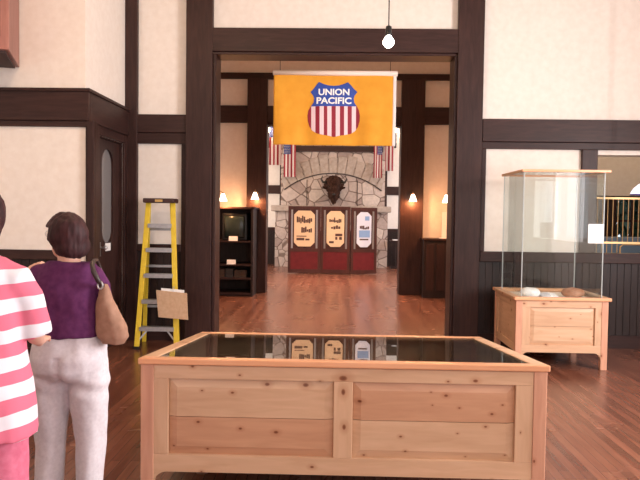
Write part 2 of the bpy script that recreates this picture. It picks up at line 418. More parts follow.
# right of the doorway
xr0 = WX(480, 200)
def zline(py, px=484): return WZ(px, py)
trim(MB().box(xr0, XR, YW-.07, YW, zline(142), zline(119.5)), DX)
trim(MB().box(xr0, XR, YW-.04, YW, zline(149), zline(142)), DX)
zs1, zs0 = WZ(540, 252), WZ(540, 262)
trim(MB().box(xr0, WX(484.5, 200), YW-.045, YW, zs1, zline(149)), DZ)
trim(MB().box(WX(579.5, 200), WX(595, 200), YW-.055, YW, zs1, zline(149)), DZ)
trim(MB().box(xt1-.02, xt1+.17, YW-.055, YW, zs1, zline(149)), DZ)
trim(MB().box(xr0, XR, YW-.075, YW, zs0, zs1), DX)                       # sill rail under the plaster panel and ticket window
trim(wainscot(xr0, XR, YW, zs0), M['wains'], 0)
tag(MB().box(xr0, XR, YW-.04, YW-.021, 0, .16).build('baseboard_right', DX), kind='structure')

# ticket office behind the opening
OX0, OX1, OY = 3.0, 6.3, 11.2
w = MB().box(OX0-.12, OX0, YW+WT, OY, 0, ZC).box(OX1, OX1+.12, YW+WT, OY, 0, ZC)
struct('wall_office_sides', w, M['plaster'])
ox0, ox1, oz0, oz1 = AX(612, 220, OY), AX(676, 220, OY), AZ(630, 246, OY), AZ(630, 196, OY)
w = MB().box(OX0, ox0, OY, OY+.15, 0, ZC).box(ox1, OX1, OY, OY+.15, 0, ZC).box(ox0, ox1, OY, OY+.15, 0, oz0).box(ox0, ox1, OY, OY+.15, oz1, ZC)
struct('wall_office_back', w, M['plaster'])
window_y(OY+.06, ox0, ox1, oz0, oz1, n=2)
trim(MB().box(OX0, ox0, OY-.03, OY, .0, oz1).box(ox1, OX1, OY-.03, OY, 0, oz1).box(ox0, ox1, OY-.03, OY, 0, oz0), M['wains'])
# counter under the grille, blue grey
mb = MB().box(OX0+.02, 5.9, YW+WT+.9, YW+WT+1.5, 0, AZ(630, 238, YW+WT+.9))
tag(mb.build('office_counter', plain('blue grey paint', (.11,.17,.24), .5)), 'blue-grey counter inside the ticket office behind the brass grille', 'counter')
# foliage outside the office window
tr = empty('garden_tree', (AX(640, 220, 15), 15.0, -.15), 'dark leafy tree outside the ticket office window', 'tree')
c = Vector(tr.location)
MB().tube([c, c+Vector((.05, 0, 1.4))], [.12, .07]).build('trunk', plain('bark', (.07,.045,.03), .9), tr)
lv = MB()
for k in range(1100):
    p = c + Vector((random.gauss(0, .8), random.gauss(0, .5), 1.7 + random.gauss(0, .6))); p.z = max(.5, p.z); p.x = max(5.5, p.x)
    R = Euler((random.random()*6, random.random()*6, random.random()*6)).to_matrix(); s = random.uniform(.10, .22)
    lv.add([p + R @ Vector(q) for q in ((-s,0,0),(0,-s*.5,0),(s,0,0),(0,s*.5,0))], [(0,1,2,3)])
lv.build('foliage', plain('dark leaves', (.02,.045,.02), .6), tr)
struct('ground', MB().box(-14, 14, Y3+.31, 32, -.3, -.15).box(-14, -6.61, -8, Y3+.3, -.3, -.15).box(6.61, 14, -8, Y3+.3, -.3, -.15), noisy('grass ground', (.05,.09,.03), (.09,.14,.05), 5))

# ------------------------------------------------------------------ the inner hall (between the doorway and the columns)
HX0, HX1 = -3.1, 2.86
XO0, XO1 = AX(266, 200, Y2), AX(400.5, 200, Y2)
zo = AZ(333, 123, Y2)
struct('wall_hall_left', MB().box(HX0-.15, HX0, YW+WT, Y2, 0, ZC), M['plaster'])
struct('wall_hall_right', MB().box(HX1, OX0-.12, YW+WT, Y2, 0, ZC), M['plaster'])
w = MB().box(-4.7, XO0, Y2, Y2+.2, 0, ZC).box(XO1, 4.8, Y2, Y2+.2, 0, ZC).box(XO0, XO1, Y2, Y2+.2, zo, ZC)
struct('wall_hall_back', w, M['plaster'])
def HXp(px, py=180): return AX(px, py, Y2)
def HZp(py, px=333): return AZ(px, py, Y2)
trim(MB().box(HXp(247.5), XO0+.02, Y2-.12, Y2+.25, 0, HZp(80)), DZ)       # left column
trim(MB().box(XO1-.02, HXp(423), Y2-.12, Y2+.25, 0, HZp(80)), DZ)         # right column
trim(MB().box(HX0, HX1, Y2-.08, Y2, HZp(80), HZp(74)), DX)
for q0, q1 in ((HX0, HXp(247.5)), (XO0+.02, XO1-.02), (HXp(423), HX1)):
    trim(MB().box(q0, q1, Y2-.09, Y2, HZp(124), HZp(107)), DX)
trim(MB().box(XO0+.02, XO1-.02, Y2-.06, Y2+.25, zo-.06, HZp(124)), DX)
trim(wainscot(HX0, HXp(247.5), Y2, HZp(240)), M['wains'], 0)
trim(wainscot(HXp(423), HX1, Y2, HZp(240)), M['wains'], 0)
trim(MB().box(HX0, HX0+.03, YW+WT, Y2-.1, 0, 1.15), M['wains'])
trim(MB().box(HX1-.03, HX1, YW+WT, Y2-.1, 0, 1.15), M['wains'])

# ------------------------------------------------------------------ fireplace lobby
w = MB().box(-4.7, -4.5, Y2+.2, 16.7, 0, ZC).box(-4.7, -4.5, 19.3, Y3, 0, ZC).box(-4.7, -4.5, 16.7, 19.3, 0, 1.1).box(-4.7, -4.5, 16.7, 19.3, 3.3, ZC)
struct('wall_lobby_left', w, M['plaster'])
window_x(-4.6, 16.7, 19.3, 1.1, 3.3)  # unseen left window, added to bring more light into the lobby
w = MB().box(4.5, 4.7, Y2+.2, 16.7, 0, ZC).box(4.5, 4.7, 19.3, Y3, 0, ZC).box(4.5, 4.7, 16.7, 19.3, 0, 1.1).box(4.5, 4.7, 16.7, 19.3, 3.3, ZC)
struct('wall_lobby_right', w, M['plaster'])
window_x(4.6, 16.7, 19.3, 1.1, 3.3)
struct('wall_lobby_back', MB().box(-4.7, 4.7, Y3, Y3+.2, 0, ZC), M['plaster'])
def LX(px, py=180): return AX(px, py, Y3)
def LZ(py, px=333): return AZ(px, py, Y3)
for s0, s1 in ((-4.5, LX(281)), (LX(385), 4.5)):
    trim(MB().box(s0, s1, Y3-.06, Y3, LZ(194.5), LZ(186)), DX)
    trim(wainscot(s0, s1, Y3, LZ(229)), M['wains'], 0)
    trim(MB().box(s0, s1, Y3-.05, Y3, LZ(231), LZ(228)), DX)
for a, b in ((280, 283.5), (383.5, 387)):
    trim(MB().box(LX(a), LX(b), Y3-.09, Y3, LZ(206), LZ(118)), DZ)
trim(MB().box(-4.5, 4.5, Y3-.10, Y3, LZ(124), LZ(112)), DX)
# ------------------------------------------------------------------ fireplace
def stone_mat(name, sc, stretch=(1,1,1), seed=0):
    m, nt, b = mat(name); co = coords(nt, stretch)
    vo = N(nt, 'ShaderNodeTexVoronoi'); vo.inputs['Scale'].default_value = sc; nt.links.new(co, vo.inputs['Vector'])
    ve = N(nt, 'ShaderNodeTexVoronoi', feature='DISTANCE_TO_EDGE'); ve.inputs['Scale'].default_value = sc; nt.links.new(co, ve.inputs['Vector'])
    hs = N(nt, 'ShaderNodeSeparateColor'); nt.links.new(vo.outputs['Color'], hs.inputs[0])
    c = ramp(nt, hs.outputs[0], [(0, (.36,.27,.23)), (.5, (.48,.38,.33)), (1, (.60,.50,.43))])
    e = ramp(nt, ve.outputs['Distance'], [(.0, (.42,.37,.34)), (.02, (.46,.41,.38)), (.04, (1,1,1))])
    n = N(nt, 'ShaderNodeTexNoise'); n.inputs['Scale'].default_value = 14; nt.links.new(co, n.inputs['Vector'])
    c = mixc(nt, 1.0, c, e, 'MULTIPLY'); c = mixc(nt, .4, c, ramp(nt, n.outputs['Fac'], [(.3, (.7,.7,.7)), (.7, (1.2,1.2,1.2))]), 'MULTIPLY')
    nt.links.new(c, b.inputs['Base Color']); b.inputs['Roughness'].default_value = .85
    bump(nt, b, e, .8, .03); return m
M['stone'] = stone_mat('fieldstone masonry', 2.6); M['stone_m'] = noisy('dressed stone', (.34,.27,.22), (.46,.38,.32), 9, .85, .3)
YF = 20.1
def FX(px, py=180): return AX(px, py, YF)
def FZ(py, px=333): return AZ(px, py, YF)
fp = empty('stone_fireplace', (FX(333), Y3-.4, 0), 'tall fieldstone fireplace with arched breast at the far end of the lobby', 'fireplace')
zm1, zm0 = FZ(206), FZ(212)
MB().box(FX(281), FX(385), YF, Y3-.001, zm1, ZC-.02).build('chimney_breast', M['stone'], fp)
mb = MB().box(FX(276), FX(296), YF-.15, Y3-.001, 0, zm0).box(FX(370), FX(388), YF-.15, Y3-.001, 0, zm0).box(FX(296), FX(370), YF-.15, Y3-.001, zm0-.55, zm0)
mb.box(FX(296), FX(370), YF+.5, Y3-.001, 0, zm0-.55); mb.build('fireplace_surround', stone_mat('pier masonry', 3.4), fp)
MB().box(FX(272), FX(391), YF-.32, YF+.2, zm0, zm1).build('mantel_shelf', M['stone_m'], fp, bevel=.03)
MB().box(FX(300), FX(366), YF+.45, YF+.499, 0, zm0-.6).build('firebox', plain('soot black', (.012,.01,.009), .9), fp)
# wedge stones over the segmental arch
arc = MB(); xL, xR_, yA, yS = FX(284), FX(382), FZ(173), FZ(190); cx = (xL+xR_)/2; hw = (xR_-xL)/2; sg = yA - yS
Ra = (hw*hw + sg*sg)/(2*sg); cz = yA - Ra; th = math.asin(hw/Ra); nn = 13
for k in range(nn):
    t0 = -th + 2*th*(k+.04)/nn; t1 = -th + 2*th*(k+.96)/nn; ro = Ra + .52 + .05*((k*7) % 3 - 1)
    o = [(cx+Ra*math.sin(t0), cz+Ra*math.cos(t0)), (cx+Ra*math.sin(t1), cz+Ra*math.cos(t1)), (cx+ro*math.sin(t1), cz+ro*math.cos(t1)), (cx+ro*math.sin(t0), cz+ro*math.cos(t0))]
    o = [(min(max(x, FX(281.5)), FX(384.5)), z) for x, z in o]
    arc.prism(o, YF-.035, YF)
arc.build('arch_stones', M['stone_m'], fp, bevel=.012)
pts = []
for k in range(25):
    t = -th + 2*th*k/24; pts.append((cx+(Ra-.012)*math.sin(t), YF-.02, cz+(Ra-.012)*math.cos(t)))
MB().tube(pts, .018, 6).tube([(FX(307), YF-.005, FZ(180)), (FX(307), YF-.005, zm1)], .012, 6).tube([(FX(357.5), YF-.005, FZ(180)), (FX(357.5), YF-.005, zm1)], .012, 6).build('arch_joint', plain('dark joint', (.06,.045,.04), .9), fp)
MB().box(FX(284.5), FX(382.5), YF-.14, YF, FZ(152), FZ(146.5)).build('timber_band', DX, fp)

# mounted bison head
bh = empty('bison_head', (FX(334), YF-.02, FZ(188)), 'dark brown bison head mounted on the stone chimney above the mantel', 'animal head')
c = Vector(bh.location); k = 32.5
mb = MB()
mb.ball(c+Vector((0, -.12, .10)), (.31, .20, .28), 16).ball(c+Vector((0, -.28, .13)), (.23, .20, .22), 14).ball(c+Vector((0, -.40, -.06)), (.15, .15, .19), 14)
mb.ball(c+Vector((0, -.47, -.20)), (.085, .10, .09), 12).ball(c+Vector((0, -.30, -.30)), (.11, .11, .22), 12).ball(c+Vector((0, -.12, -.18)), (.20, .15, .24), 12)
for s in (-1, 1): mb.ball(c+Vector((s*.27, -.24, .0)), (.10, .035, .05), 10)
fur = noisy('bison fur', (.022,.010,.007), (.065,.030,.020), 22, .95, .6, spec=.1, dist=.03)
hb = remeshed(mb, 'head', fur, .02, 3, None, lambda p: .026*noise.noise(p*20), org=c); hb.parent = bh; hb.location = (0,0,0)
for s in (-1, 1):
    mb = MB(); mb.tube([c+Vector((s*.20,-.27,.16)), c+Vector((s*.33,-.28,.16)), c+Vector((s*.39,-.29,.25)), c+Vector((s*.34,-.30,.36))], [.045,.038,.028,.006], 8)
    mb.build('horn', plain('dark horn', (.03,.025,.02), .35), bh, smooth=True)
for s in (-1, 1): MB().ball(c+Vector((s*.135, -.445, .03)), .02, 8).build('eye', plain('glass eye', (.01,.01,.01), .1), bh)
MB().ball(c+Vector((0, -.56, -.21)), (.05, .02, .035), 10).build('nose', plain('nose', (.015,.012,.012), .4), bh)

# hanging United States flags, two each side of the chimney
fR = plain('flag red', (.25,.015,.025), .8); fW = plain('flag white', (.58,.48,.44), .8); fB = plain('flag blue', (.03,.05,.17), .8)
def flag(px0, px1, py0, py1, Y, label, ph, canton_right=False, back=20.1):
    x0, x1 = AX(px0, py0, Y), AX(px1, py0, Y); z1, z0 = AZ((px0+px1)/2, py0, Y), AZ((px0+px1)/2, py1, Y)
    fg = empty('hanging_flag', ((x0+x1)/2, Y, z0), label, 'flag', 'flags hanging beside the stone chimney')
    W = x1-x0; H = z1-z0; mb = MB(); nz = 20; cols = 7
    def yy(u, v): return Y + .025*math.sin(u*9+ph)*(.3+v) + .01*math.sin(v*6+ph)
    for i in range(cols):
        for j in range(nz):
            u0, u1 = i/cols, (i+1)/cols; v0, v1 = j/nz, (j+1)/nz
            uc = 1-(u0+u1)/2 if canton_right else (u0+u1)/2
            m = 2 if (uc < 4/7 and v1 < .41) else (i+1) % 2
            q = [(x0+W*u, yy(u, v), z1-H*v) for u, v in ((u0,v0),(u1,v0),(u1,v1),(u0,v1))]
            m = {0: 1, 1: 0, 2: 2}[m]
            mb.add(q, [(0,1,2,3)], m)
    st = mb
    for r in range(9):
        for q in range(5 if r % 2 else 6):
            u = (.05 + .092*q + (.046 if r % 2 else 0)) * .97; v = .03 + r*.042
            if canton_right: u = 1-u
            st.ball((x0+W*u, yy(u, v)-.006, z1-H*v), (.009, .002, .009), 6, 1)
    mb.build('cloth', [fR, fW, fB], fg)
    MB().tube([(x0-.02, Y, z1+.008), (x1+.02, Y, z1+.008)], .012, 8).tube([((x0+x1)/2, Y, z1+.008), ((x0+x1)/2, back, z1+.008)], .010, 8).build('rod', DX, fg)
flag(269.5, 283, 119, 165, 20.72, 'striped flag hanging left of the chimney over the plaster, leftmost of the four', .3, False, 20.8)
flag(284, 296, 139, 177, 19.9, 'striped flag against the left edge of the chimney, second of four from the left', 1.5)
flag(374, 382.5, 139, 178, 19.9, 'narrow striped flag against the right edge of the chimney, right of the bison head', 2.2, True)
flag(381.5, 394, 119, 171, 20.72, 'striped flag right of the chimney over the plaster, rightmost of the four', 4.0, True, 20.8)

# three-panel folding history display
fd = empty('folding_display', (AX(333, 240, 17.6), 17.6, 0), 'maroon three-panel folding display with octagonal posters before the fireplace', 'display screen')
mar = noisy('maroon stained panel', (.12,.008,.012), (.17,.014,.018), 8, .45, .05); frm = wood('red brown frame', (.055,.016,.012), (.09,.028,.022), 'z', .4)
post_c = noisy('cream poster', (.84,.59,.38), (.88,.64,.43), 3, .7, 0); post_cool_lit = noisy('poster with cool light painted in', (.72,.74,.88), (.80,.82,.92), 3, .6, 0)  # third poster's pale blue has cool window light painted into it
ink = plain('photo dark', (.09,.04,.035), .6); sky_ = plain('photo blue', (.25,.40,.68), .6)
rib = plain('ribbed silver strip', (.40,.37,.36), .32, .75)
def dpanel(p0, p1, pz0, pz1, pics, pm, kind):
    """panel between two floor points; pics = dark photo rectangles (u0,u1,v0,v1,mat) on the poster"""
    a = Vector((p0[0], p0[1], 0)); b = Vector((p1[0], p1[1], 0)); W = (b-a).length; ux = (b-a).normalized(); n = Vector((ux.y, -ux.x, 0))
    def P(u, d, z): return a + ux*u + n*d + Vector((0,0,z))
    def bx(mb, u0, u1, d0, d1, z0, z1, m=0): return mb.hexa([P(u0,d0,z0),P(u1,d0,z0),P(u1,d1,z0),P(u0,d1,z0),P(u0,d0,z1),P(u1,d0,z1),P(u1,d1,z1),P(u0,d1,z1)], m)
    H = pz1; mb = MB(); bx(mb, 0, W, -.03, 0, .05, H); bx(mb, 0, .07, 0, .02, .02, H); bx(mb, W-.07, W, 0, .02, .02, H); bx(mb, .07, W-.07, 0, .02, H-.09, H)
    bx(mb, .07, W-.07, 0, .02, .60, .68); bx(mb, .07, W-.07, 0, .02, .02, .12)
    pn = mb.build('panel', frm, fd)
    bx(MB(), .07, W-.07, 0, .012, .12, .60).build('lower_board', mar, pn)
    for u in (.105, W-.105):
        mb = bx(MB(), u-.024, u+.024, .001, .012, .69, H-.10); z = .70
        while z < H-.12: bx(mb, u-.022, u+.022, .001, .022, z, z+.035); z += .05
        mb.build('ribbed_strip', rib, pn)
    u0, u1, z0, z1, c_ = .16, W-.16, .74, H-.12, .11
    oc = [(u0+c_,z0),(u1-c_,z0),(u1,z0+c_),(u1,z1-c_),(u1-c_,z1),(u0+c_,z1),(u0,z1-c_),(u0,z0+c_)]
    mb = MB(); mb.add([P(u,.022,z) for u,z in oc]+[P(u,.002,z) for u,z in oc], [tuple(range(8)), tuple(range(8,16))[::-1]]+[(k,(k+1)%8,8+(k+1)%8,8+k) for k in range(8)])
    for q in pics: bx(mb, u0+(u1-u0)*q[0], u0+(u1-u0)*q[1], .0225, .0245, z1-(z1-z0)*q[3], z1-(z1-z0)*q[2], q[4]+1)
    tag(mb.build('poster', [pm, ink, sky_], pn), 'octagonal %s poster' % kind)
YD = 17.6
def rag(u0, u1, v0, v1, n, m=0, seed=1):
    rr = random.Random(seed); r = []
    for k in range(n):
        a0 = u0+(u1-u0)*k/n; a1 = u0+(u1-u0)*(k+.85)/n; r.append((a0, a1, v0+(v1-v0)*rr.random()*.5, v1-(v1-v0)*rr.random()*.25, m))
    return r
zt = AZ(333, 206.5, YD)
x0, x1, x2, x3 = AX(288, 240, YD), AX(320.5, 240, YD), AX(350, 240, YD), AX(377, 240, YD)
dpanel((x0, YD), (x1-.005, YD+.10), 0, zt, rag(.12,.88,.14,.36,9,0,3)+rag(.35,.88,.44,.62,6,0,4)+[(.12,.6,.70,.725,0),(.12,.5,.76,.83,0),(.55,.75,.78,.83,0)], post_c, 'cream')
dpanel((x1+.005, YD+.10), (x2+.0, YD), 0, zt, rag(.15,.85,.18,.34,8,0,5)+rag(.25,.8,.40,.52,4,0,6)+[(.5,.9,.63,.70,0),(.5,.62,.72,.80,0),(.72,.88,.72,.8,0),(.15,.42,.84,.90,0)], post_c, 'cream')
dpanel((x2+.02, YD-.01), (x3, YD+.17), 0, zt-.02, rag(.2,.85,.38,.50,6,0,8)+[(.55,.85,.12,.24,1),(.15,.9,.52,.72,1),(.2,.8,.76,.80,0)], post_cool_lit, 'cool-light-painted pale blue')

# ------------------------------------------------------------------ yellow railroad banner under the doorway head
YBn = YW + WT + .012
bx0, bx1 = AX(273.5, 110, YBn), AX(396, 110, YBn); bz1, bz0 = AZ(334, 71, YBn), AZ(334, 145.5, YBn)
bn = empty('railroad_banner', ((bx0+bx1)/2, YBn, bz0), 'yellow cloth banner with a blue, red and white railroad shield hanging in the doorway', 'banner')
def ripple(x, z):
    u = (x-bx0)/(bx1-bx0); v = (bz1-z)/(bz1-bz0)
    return YBn - .02*math.sin(u*17)*v - .012*math.sin(u*31+1.3+v*2) * v - .03*v*math.exp(-((u-.06)/.05)**2) - .008*math.sin(v*7+u*9)
def gridmesh(x0, x1, z0, z1, nx, nz, off, fn=None):
    mb = MB(); vv = []; ff = []
    for j in range(nz+1):
        for i in range(nx+1):
            x = x0+(x1-x0)*i/nx; z = z0+(z1-z0)*j/nz; vv.append((x, ripple(x, z)-off, z))
    for j in range(nz):
        for i in range(nx): a = j*(nx+1)+i; ff.append((a, a+1, a+nx+2, a+nx+1))
    return mb.add(vv, ff)
ylw = noisy('golden yellow cloth', (.72,.31,.018), (.80,.37,.03), 6, .75, .08, sheen=.2)
sleeve = plain('cream canvas heading', (.93,.78,.68), .9)
pxm = (bx1-bx0)/122.5
for nm, g_, m_ in (('cloth', gridmesh(bx0, bx1-pxm*3.2, bz0, bz1-pxm*4, 70, 40, 0), ylw),
                   ('side_hem', gridmesh(bx1-pxm*3.2, bx1, bz0, bz1-pxm*4, 3, 40, 0), plain('white hem', (.82,.76,.74), .8))):
    o = g_.build(nm, m_, bn, smooth=True); sd = o.modifiers.new('t', 'SOLIDIFY'); sd.thickness = .003; sd.offset = 1
MB().tube([(bx0-.01, YBn, bz1-pxm*2.2), (bx1+.012, YBn, bz1-pxm*2.2)], pxm*2.6, 12).build('heading_sleeve', sleeve, bn, smooth=True)
for x in (bx0+.08, bx1-.08): MB().tube([(x, YBn, bz1), (x, YBn-.005, zd-.1)], .004, 6).build('hanging_cord', M['black'], bn)
# shield in banner pixels
def S(px, py): return (AX(px, py, YBn), AZ(px, py, YBn))
top = [(310.6,91.8),(313.2,89.2),(316,85.6),(319,81.9),(323.5,84),(328.5,85.5),(333.8,86),(339,85.5),(343.6,84.2),(348,82.4),(351.2,85.8),(354.2,89.3),(357.4,92.2),(355.6,95),(354.6,98.5),(354.9,102.5),(356.8,106.4)]
left = [(310.9,106.4),(313,102),(313.2,98),(312.5,94.5)]
def sheet(pts, off, m, name, rows=False, mb=None):
    """polygon laid on the rippled cloth: triangulated by clipping a fine grid of columns"""
    mb = mb or MB()
    if rows: pts = [(b, a) for a, b in pts]
    xs = sorted(set([p[0] for p in pts] + [(80 if rows else 300)+.7*k for k in range(95)])); xs = [x for x in xs if min(p[0] for p in pts) <= x <= max(p[0] for p in pts)]
    def span(x):
        r = []
        for (xa_, ya_), (xb_, yb_) in zip(pts, pts[1:]+pts[:1]):
            if (xa_-x)*(xb_-x) <= 0 and xa_ != xb_: r.append(ya_+(yb_-ya_)*(x-xa_)/(xb_-xa_))
        return (min(r), max(r)) if r else None
    for xa_, xb_ in zip(xs, xs[1:]):
        if xb_-xa_ < 1e-3: continue
        s0 = span(xa_+1e-4); s1 = span(xb_-1e-4)
        if not s0 or not s1: continue
        for k in range(10):
            q = []
            for x, s, t in ((xa_,s0,k/10),(xb_,s1,k/10),(xb_,s1,(k+1)/10),(xa_,s0,(k+1)/10)):
                c1_, c2_ = x, s[0]+(s[1]-s[0])*t
                X, Z = S(c2_, c1_) if rows else S(c1_, c2_); q.append((X, ripple(X, Z)-off, Z))
            mb.add(q, [(0,1,2,3)], m(0.5*(xa_+xb_)) if callable(m) else m)
    return mb
bl = plain('shield blue', (.025,.07,.38), .7); rd = plain('shield red', (.27,.010,.03), .7); wh = plain('shield white', (.82,.64,.68), .7)
low = [(310.6,106.4),(308.4,110.5),(307.5,115.5),(307.8,121),(309.4,126.5),(312.4,130.8),(317,133.6),(323,134.9),(329,135.8),(333.8,137.2),(338.6,135.9),(344.5,135.1),(350.5,133.8),(355,131),(358,126.8),(359.6,121),(359.9,115.5),(359,110.5),(357,106.4)]
up_ = [p for p in top if p[1] < 93] + [(356.6,93.2),(311.4,93.2)]
mb_ = sheet(up_, .008, 0, 'u')
mb_ = sheet([(311.4,93.2),(356.6,93.2),(354.7,95.6),(353.7,98.5),(354.2,102.5),(356.8,106.4),(310.9,106.4),(313.6,102.5),(314.2,98.5),(313.2,95.6)], .008, 0, 'w', True, mb_)
sh = mb_.build('shield_top', bl, bn)
sheet(low, .008, lambda x: 0 if int((x-307.4)/(52.6/13)) % 2 == 0 else 1, 'l').build('shield_stripes', [rd, wh], bn)
def lettering(txt, px, py, h, width, name, parent):
    cu = bpy.data.curves.new('t', 'FONT'); cu.body = txt; cu.size = 1; cu.align_x = 'CENTER'; cu.offset = .030; cu.resolution_u = 3
    o = bpy.data.objects.new('t', cu); COL.objects.link(o); me = eval_mesh(o, name); bpy.data.objects.remove(o)
    xs = [v.co.x for v in me.vertices]; ys = [v.co.y for v in me.vertices]
    w0, w1, h0, h1 = min(xs), max(xs), min(ys), max(ys); X0, Z0 = S(px-width/2, py); X1, Z1 = S(px+width/2, py-h)
    org = ORG[parent.name]
    for v in me.vertices:
        X = X0+(X1-X0)*(v.co.x-w0)/(w1-w0); Z = Z0+(Z1-Z0)*(v.co.y-h0)/(h1-h0); v.co = Vector((X, ripple(X, Z)-.012, Z)) - org
    me.materials.clear(); me.materials.append(wh2)
    ob = bpy.data.objects.new(name, me); COL.objects.link(ob); ob.parent = parent; return ob
wh2 = plain('lettering white', (.95,.92,.93), .7)
lettering('UNION', 334, 95.4, 6.4, 31, 'lettering', bn)
lettering('PACIFIC', 334, 104, 6.4, 35, 'lettering', bn)

# ------------------------------------------------------------------ lamps
def sconce(px, py, Y, label, side=None, power=9):
    """wall lamp: back plate, arm, bell shade; wall behind it at +Y, or on a side wall when side is given"""
    p = at(px, py, Y); r = empty('wall_sconce', p, label, 'wall lamp', 'lit wall sconces of the inner hall')
    d = Vector((0, 1, 0)) if side is None else Vector((side, 0, 0)); reach = .14
    MB().tube([p+d*reach+Vector((0,0,.06)), p+d*(reach-.03)+Vector((0,0,.06))], .045, 14).tube([p+d*(reach-.03)+Vector((0,0,.06)), p+d*.05+Vector((0,0,.12)), p+Vector((0,0,.09))], .010, 8).build('bracket', M['brass'], r, smooth=True)
    MB().lathe([(.018,.09),(.024,.075)], p, 14).build('shade_holder', M['brass'], r, smooth=True)
    MB().lathe([(.022,.075),(.035,.055),(.048,.01),(.075,-.055),(.080,-.07),(.070,-.066),(.04,0),(.018,.06)], p, 18, cap=False).build('glass_shade', M['milk'], r, smooth=True)
    MB().ball(p+Vector((0,0,-.02)), (.026,.026,.035), 10).build('bulb', M['bulb'], r, smooth=True)
    point('sconce_light', p+Vector((0,0,-.10)) - d*.03, power, WARM, .05)
sconce(255, 196, Y2-.26, 'lit wall sconce on the dark left column of the hall', power=26)
sconce(413, 198, Y2-.26, 'lit wall sconce on the dark right column of the hall', power=26)
sconce(223, 197.5, 12.4, 'lit wall sconce above the dark cabinet, at the left wall of the hall', side=-1, power=42)
sconce(446.5, 199, 12.1, 'lit wall sconce at the right wall of the hall, half hidden by the doorway edge', side=1, power=42)
# the two on side walls reach the wall by a longer arm
def side_arm(px, py, Y, x_wall, label):
    p = at(px, py, Y)
    s = 1 if x_wall > p.x else -1
    mb = MB().tube([(p.x+s*.13, Y, p.z+.06), (x_wall-s*.01, Y, p.z+.06)], .012, 8)
    return mb
for (px, py, Y, xw) in ((223, 197.5, 12.4, HX0), (446.5, 199, 12.1, HX1)):
    s = [o for o in COL.objects if o.name.startswith('wall_sconce') and abs(o.location.y-Y) < .01][0]
    side_arm(px, py, Y, xw, '').build('wall_arm', M['brass'], s)
# small brackets on the lobby wall
for px, lb in ((268.5, 'small lit wall lamp on the lobby plaster left of the flags'), (396, 'small lit wall lamp on the lobby plaster right of the flags')):
    p = at(px, 130, Y3-.16); r = empty('lobby_wall_lamp', p, lb, 'wall lamp', 'lamps on the lobby back wall')
    MB().ball(p, (.07,.07,.09), 12).build('globe', M['milk'], r, smooth=True)
    MB().tube([p+Vector((0,0,-.07)), p+Vector((0,.02,-.3)), p+Vector((0,.15,-.45))], .018, 8).tube([p+Vector((0,.15,-.40)), p+Vector((0,.15,-.55))], .04, 10).build('bracket', M['black'], r)
    point('lobby_light', p+Vector((0,-.15,0)), 14, (1,.72,.48), .08)
# unseen ceiling globes, added to light the hall, lobby, office and waiting room
def globe(x, y, label, power, col):
    r = empty('added_ceiling_globe', (x, y, ZC), label, 'ceiling lamp', 'added ceiling globes')
    MB().lathe([(.08,0),(.08,-.03),(.02,-.05),(.02,-.10),(.05,-.12)], (x,y,ZC), 16).build('canopy', M['brass'], r, smooth=True)
    MB().ball((x,y,ZC-.22), .12, 16).build('globe', M['milk'], r, smooth=True)
    point('added_globe_light', (x, y, ZC-.42), power, col, .14)
globe(-1.1, 10.9, 'added unseen lit ceiling globe over the left of the inner hall', 5, (1,.62,.38))
globe(1.1, 10.9, 'added unseen lit ceiling globe over the right of the inner hall', 5, (1,.62,.38))
globe(-1.6, 16.4, 'added unseen lit ceiling globe over the left of the lobby', 70, (1,.72,.52))
globe(1.6, 16.4, 'added unseen lit ceiling globe over the right of the lobby', 70, (1,.72,.52))
def shaded(x, y, label, power, col):  # unseen lamps added to brighten the floors while the upper walls stay dark
    r = empty('added_ceiling_downlight', (x, y, ZC), label, 'ceiling lamp', 'added shaded ceiling lamps')
    MB().lathe([(.07,0),(.07,-.02),(.012,-.03),(.012,-.14),(.03,-.15)], (x,y,ZC), 16).build('stem', M['black'], r, smooth=True)
    MB().lathe([(.03,-.14),(.09,-.17),(.20,-.27),(.195,-.27),(.085,-.18),(.02,-.15)], (x,y,ZC), 20, cap=False).build('metal_shade', M['black'], r, smooth=True)
    MB().ball((x,y,ZC-.215), .045, 12).build('bulb', M['bulb'], r, smooth=True)
    a = area('added_floor_fill', (x, y, ZC-.29), (0,0,0), .25, .25, power, col, 1.75)
shaded(-.7, 10.2, 'added unseen black shaded ceiling lamp over the left of the inner hall floor', 60, (1,.74,.56))
shaded(.9, 10.2, 'added unseen black shaded ceiling lamp over the right of the inner hall floor', 60, (1,.74,.56))
shaded(0, 15.2, 'added unseen black shaded ceiling lamp over the lobby floor', 150, (1,.78,.60))
globe(4.6, 9.9, 'added unseen lit ceiling globe inside the ticket office', 45, (1,.80,.62))  # added unseen, lights the back wall of the office
globe(-1.6, 4.2, 'added unseen lit ceiling globe over the left of the waiting room', 115, (1,.70,.46))  # added unseen, warms the plaster on the left
# bare bulb on a cord in the waiting room
p = at(388.5, 41.5, 6.3)
r = empty('pendant_bulb', p, 'lit bare bulb hanging on a thin cord before the doorway beam', 'pendant lamp')
MB().tube([p+Vector((0,0,.14)), (p.x, p.y, ZC-.02)], .006, 8).build('cord', M['black'], r)
MB().lathe([(.012,.15),(.028,.14),(.030,.085),(.036,.07),(.030,.055)], p, 14).build('socket', M['black'], r, smooth=True)
MB().lathe([(.02,.058),(.032,.04),(.055,0),(.052,-.025),(.03,-.052),(.004,-.06)], p, 18).build('bulb', M['bulb'], r, smooth=True)
MB().lathe([(.05,0),(.05,-.02),(.015,-.03)], (p.x, p.y, ZC), 16).build('ceiling_rose', M['black'], r)
point('bulb_light', p+Vector((0,-.02,-.12)), 14, (1,.8,.6), .05)
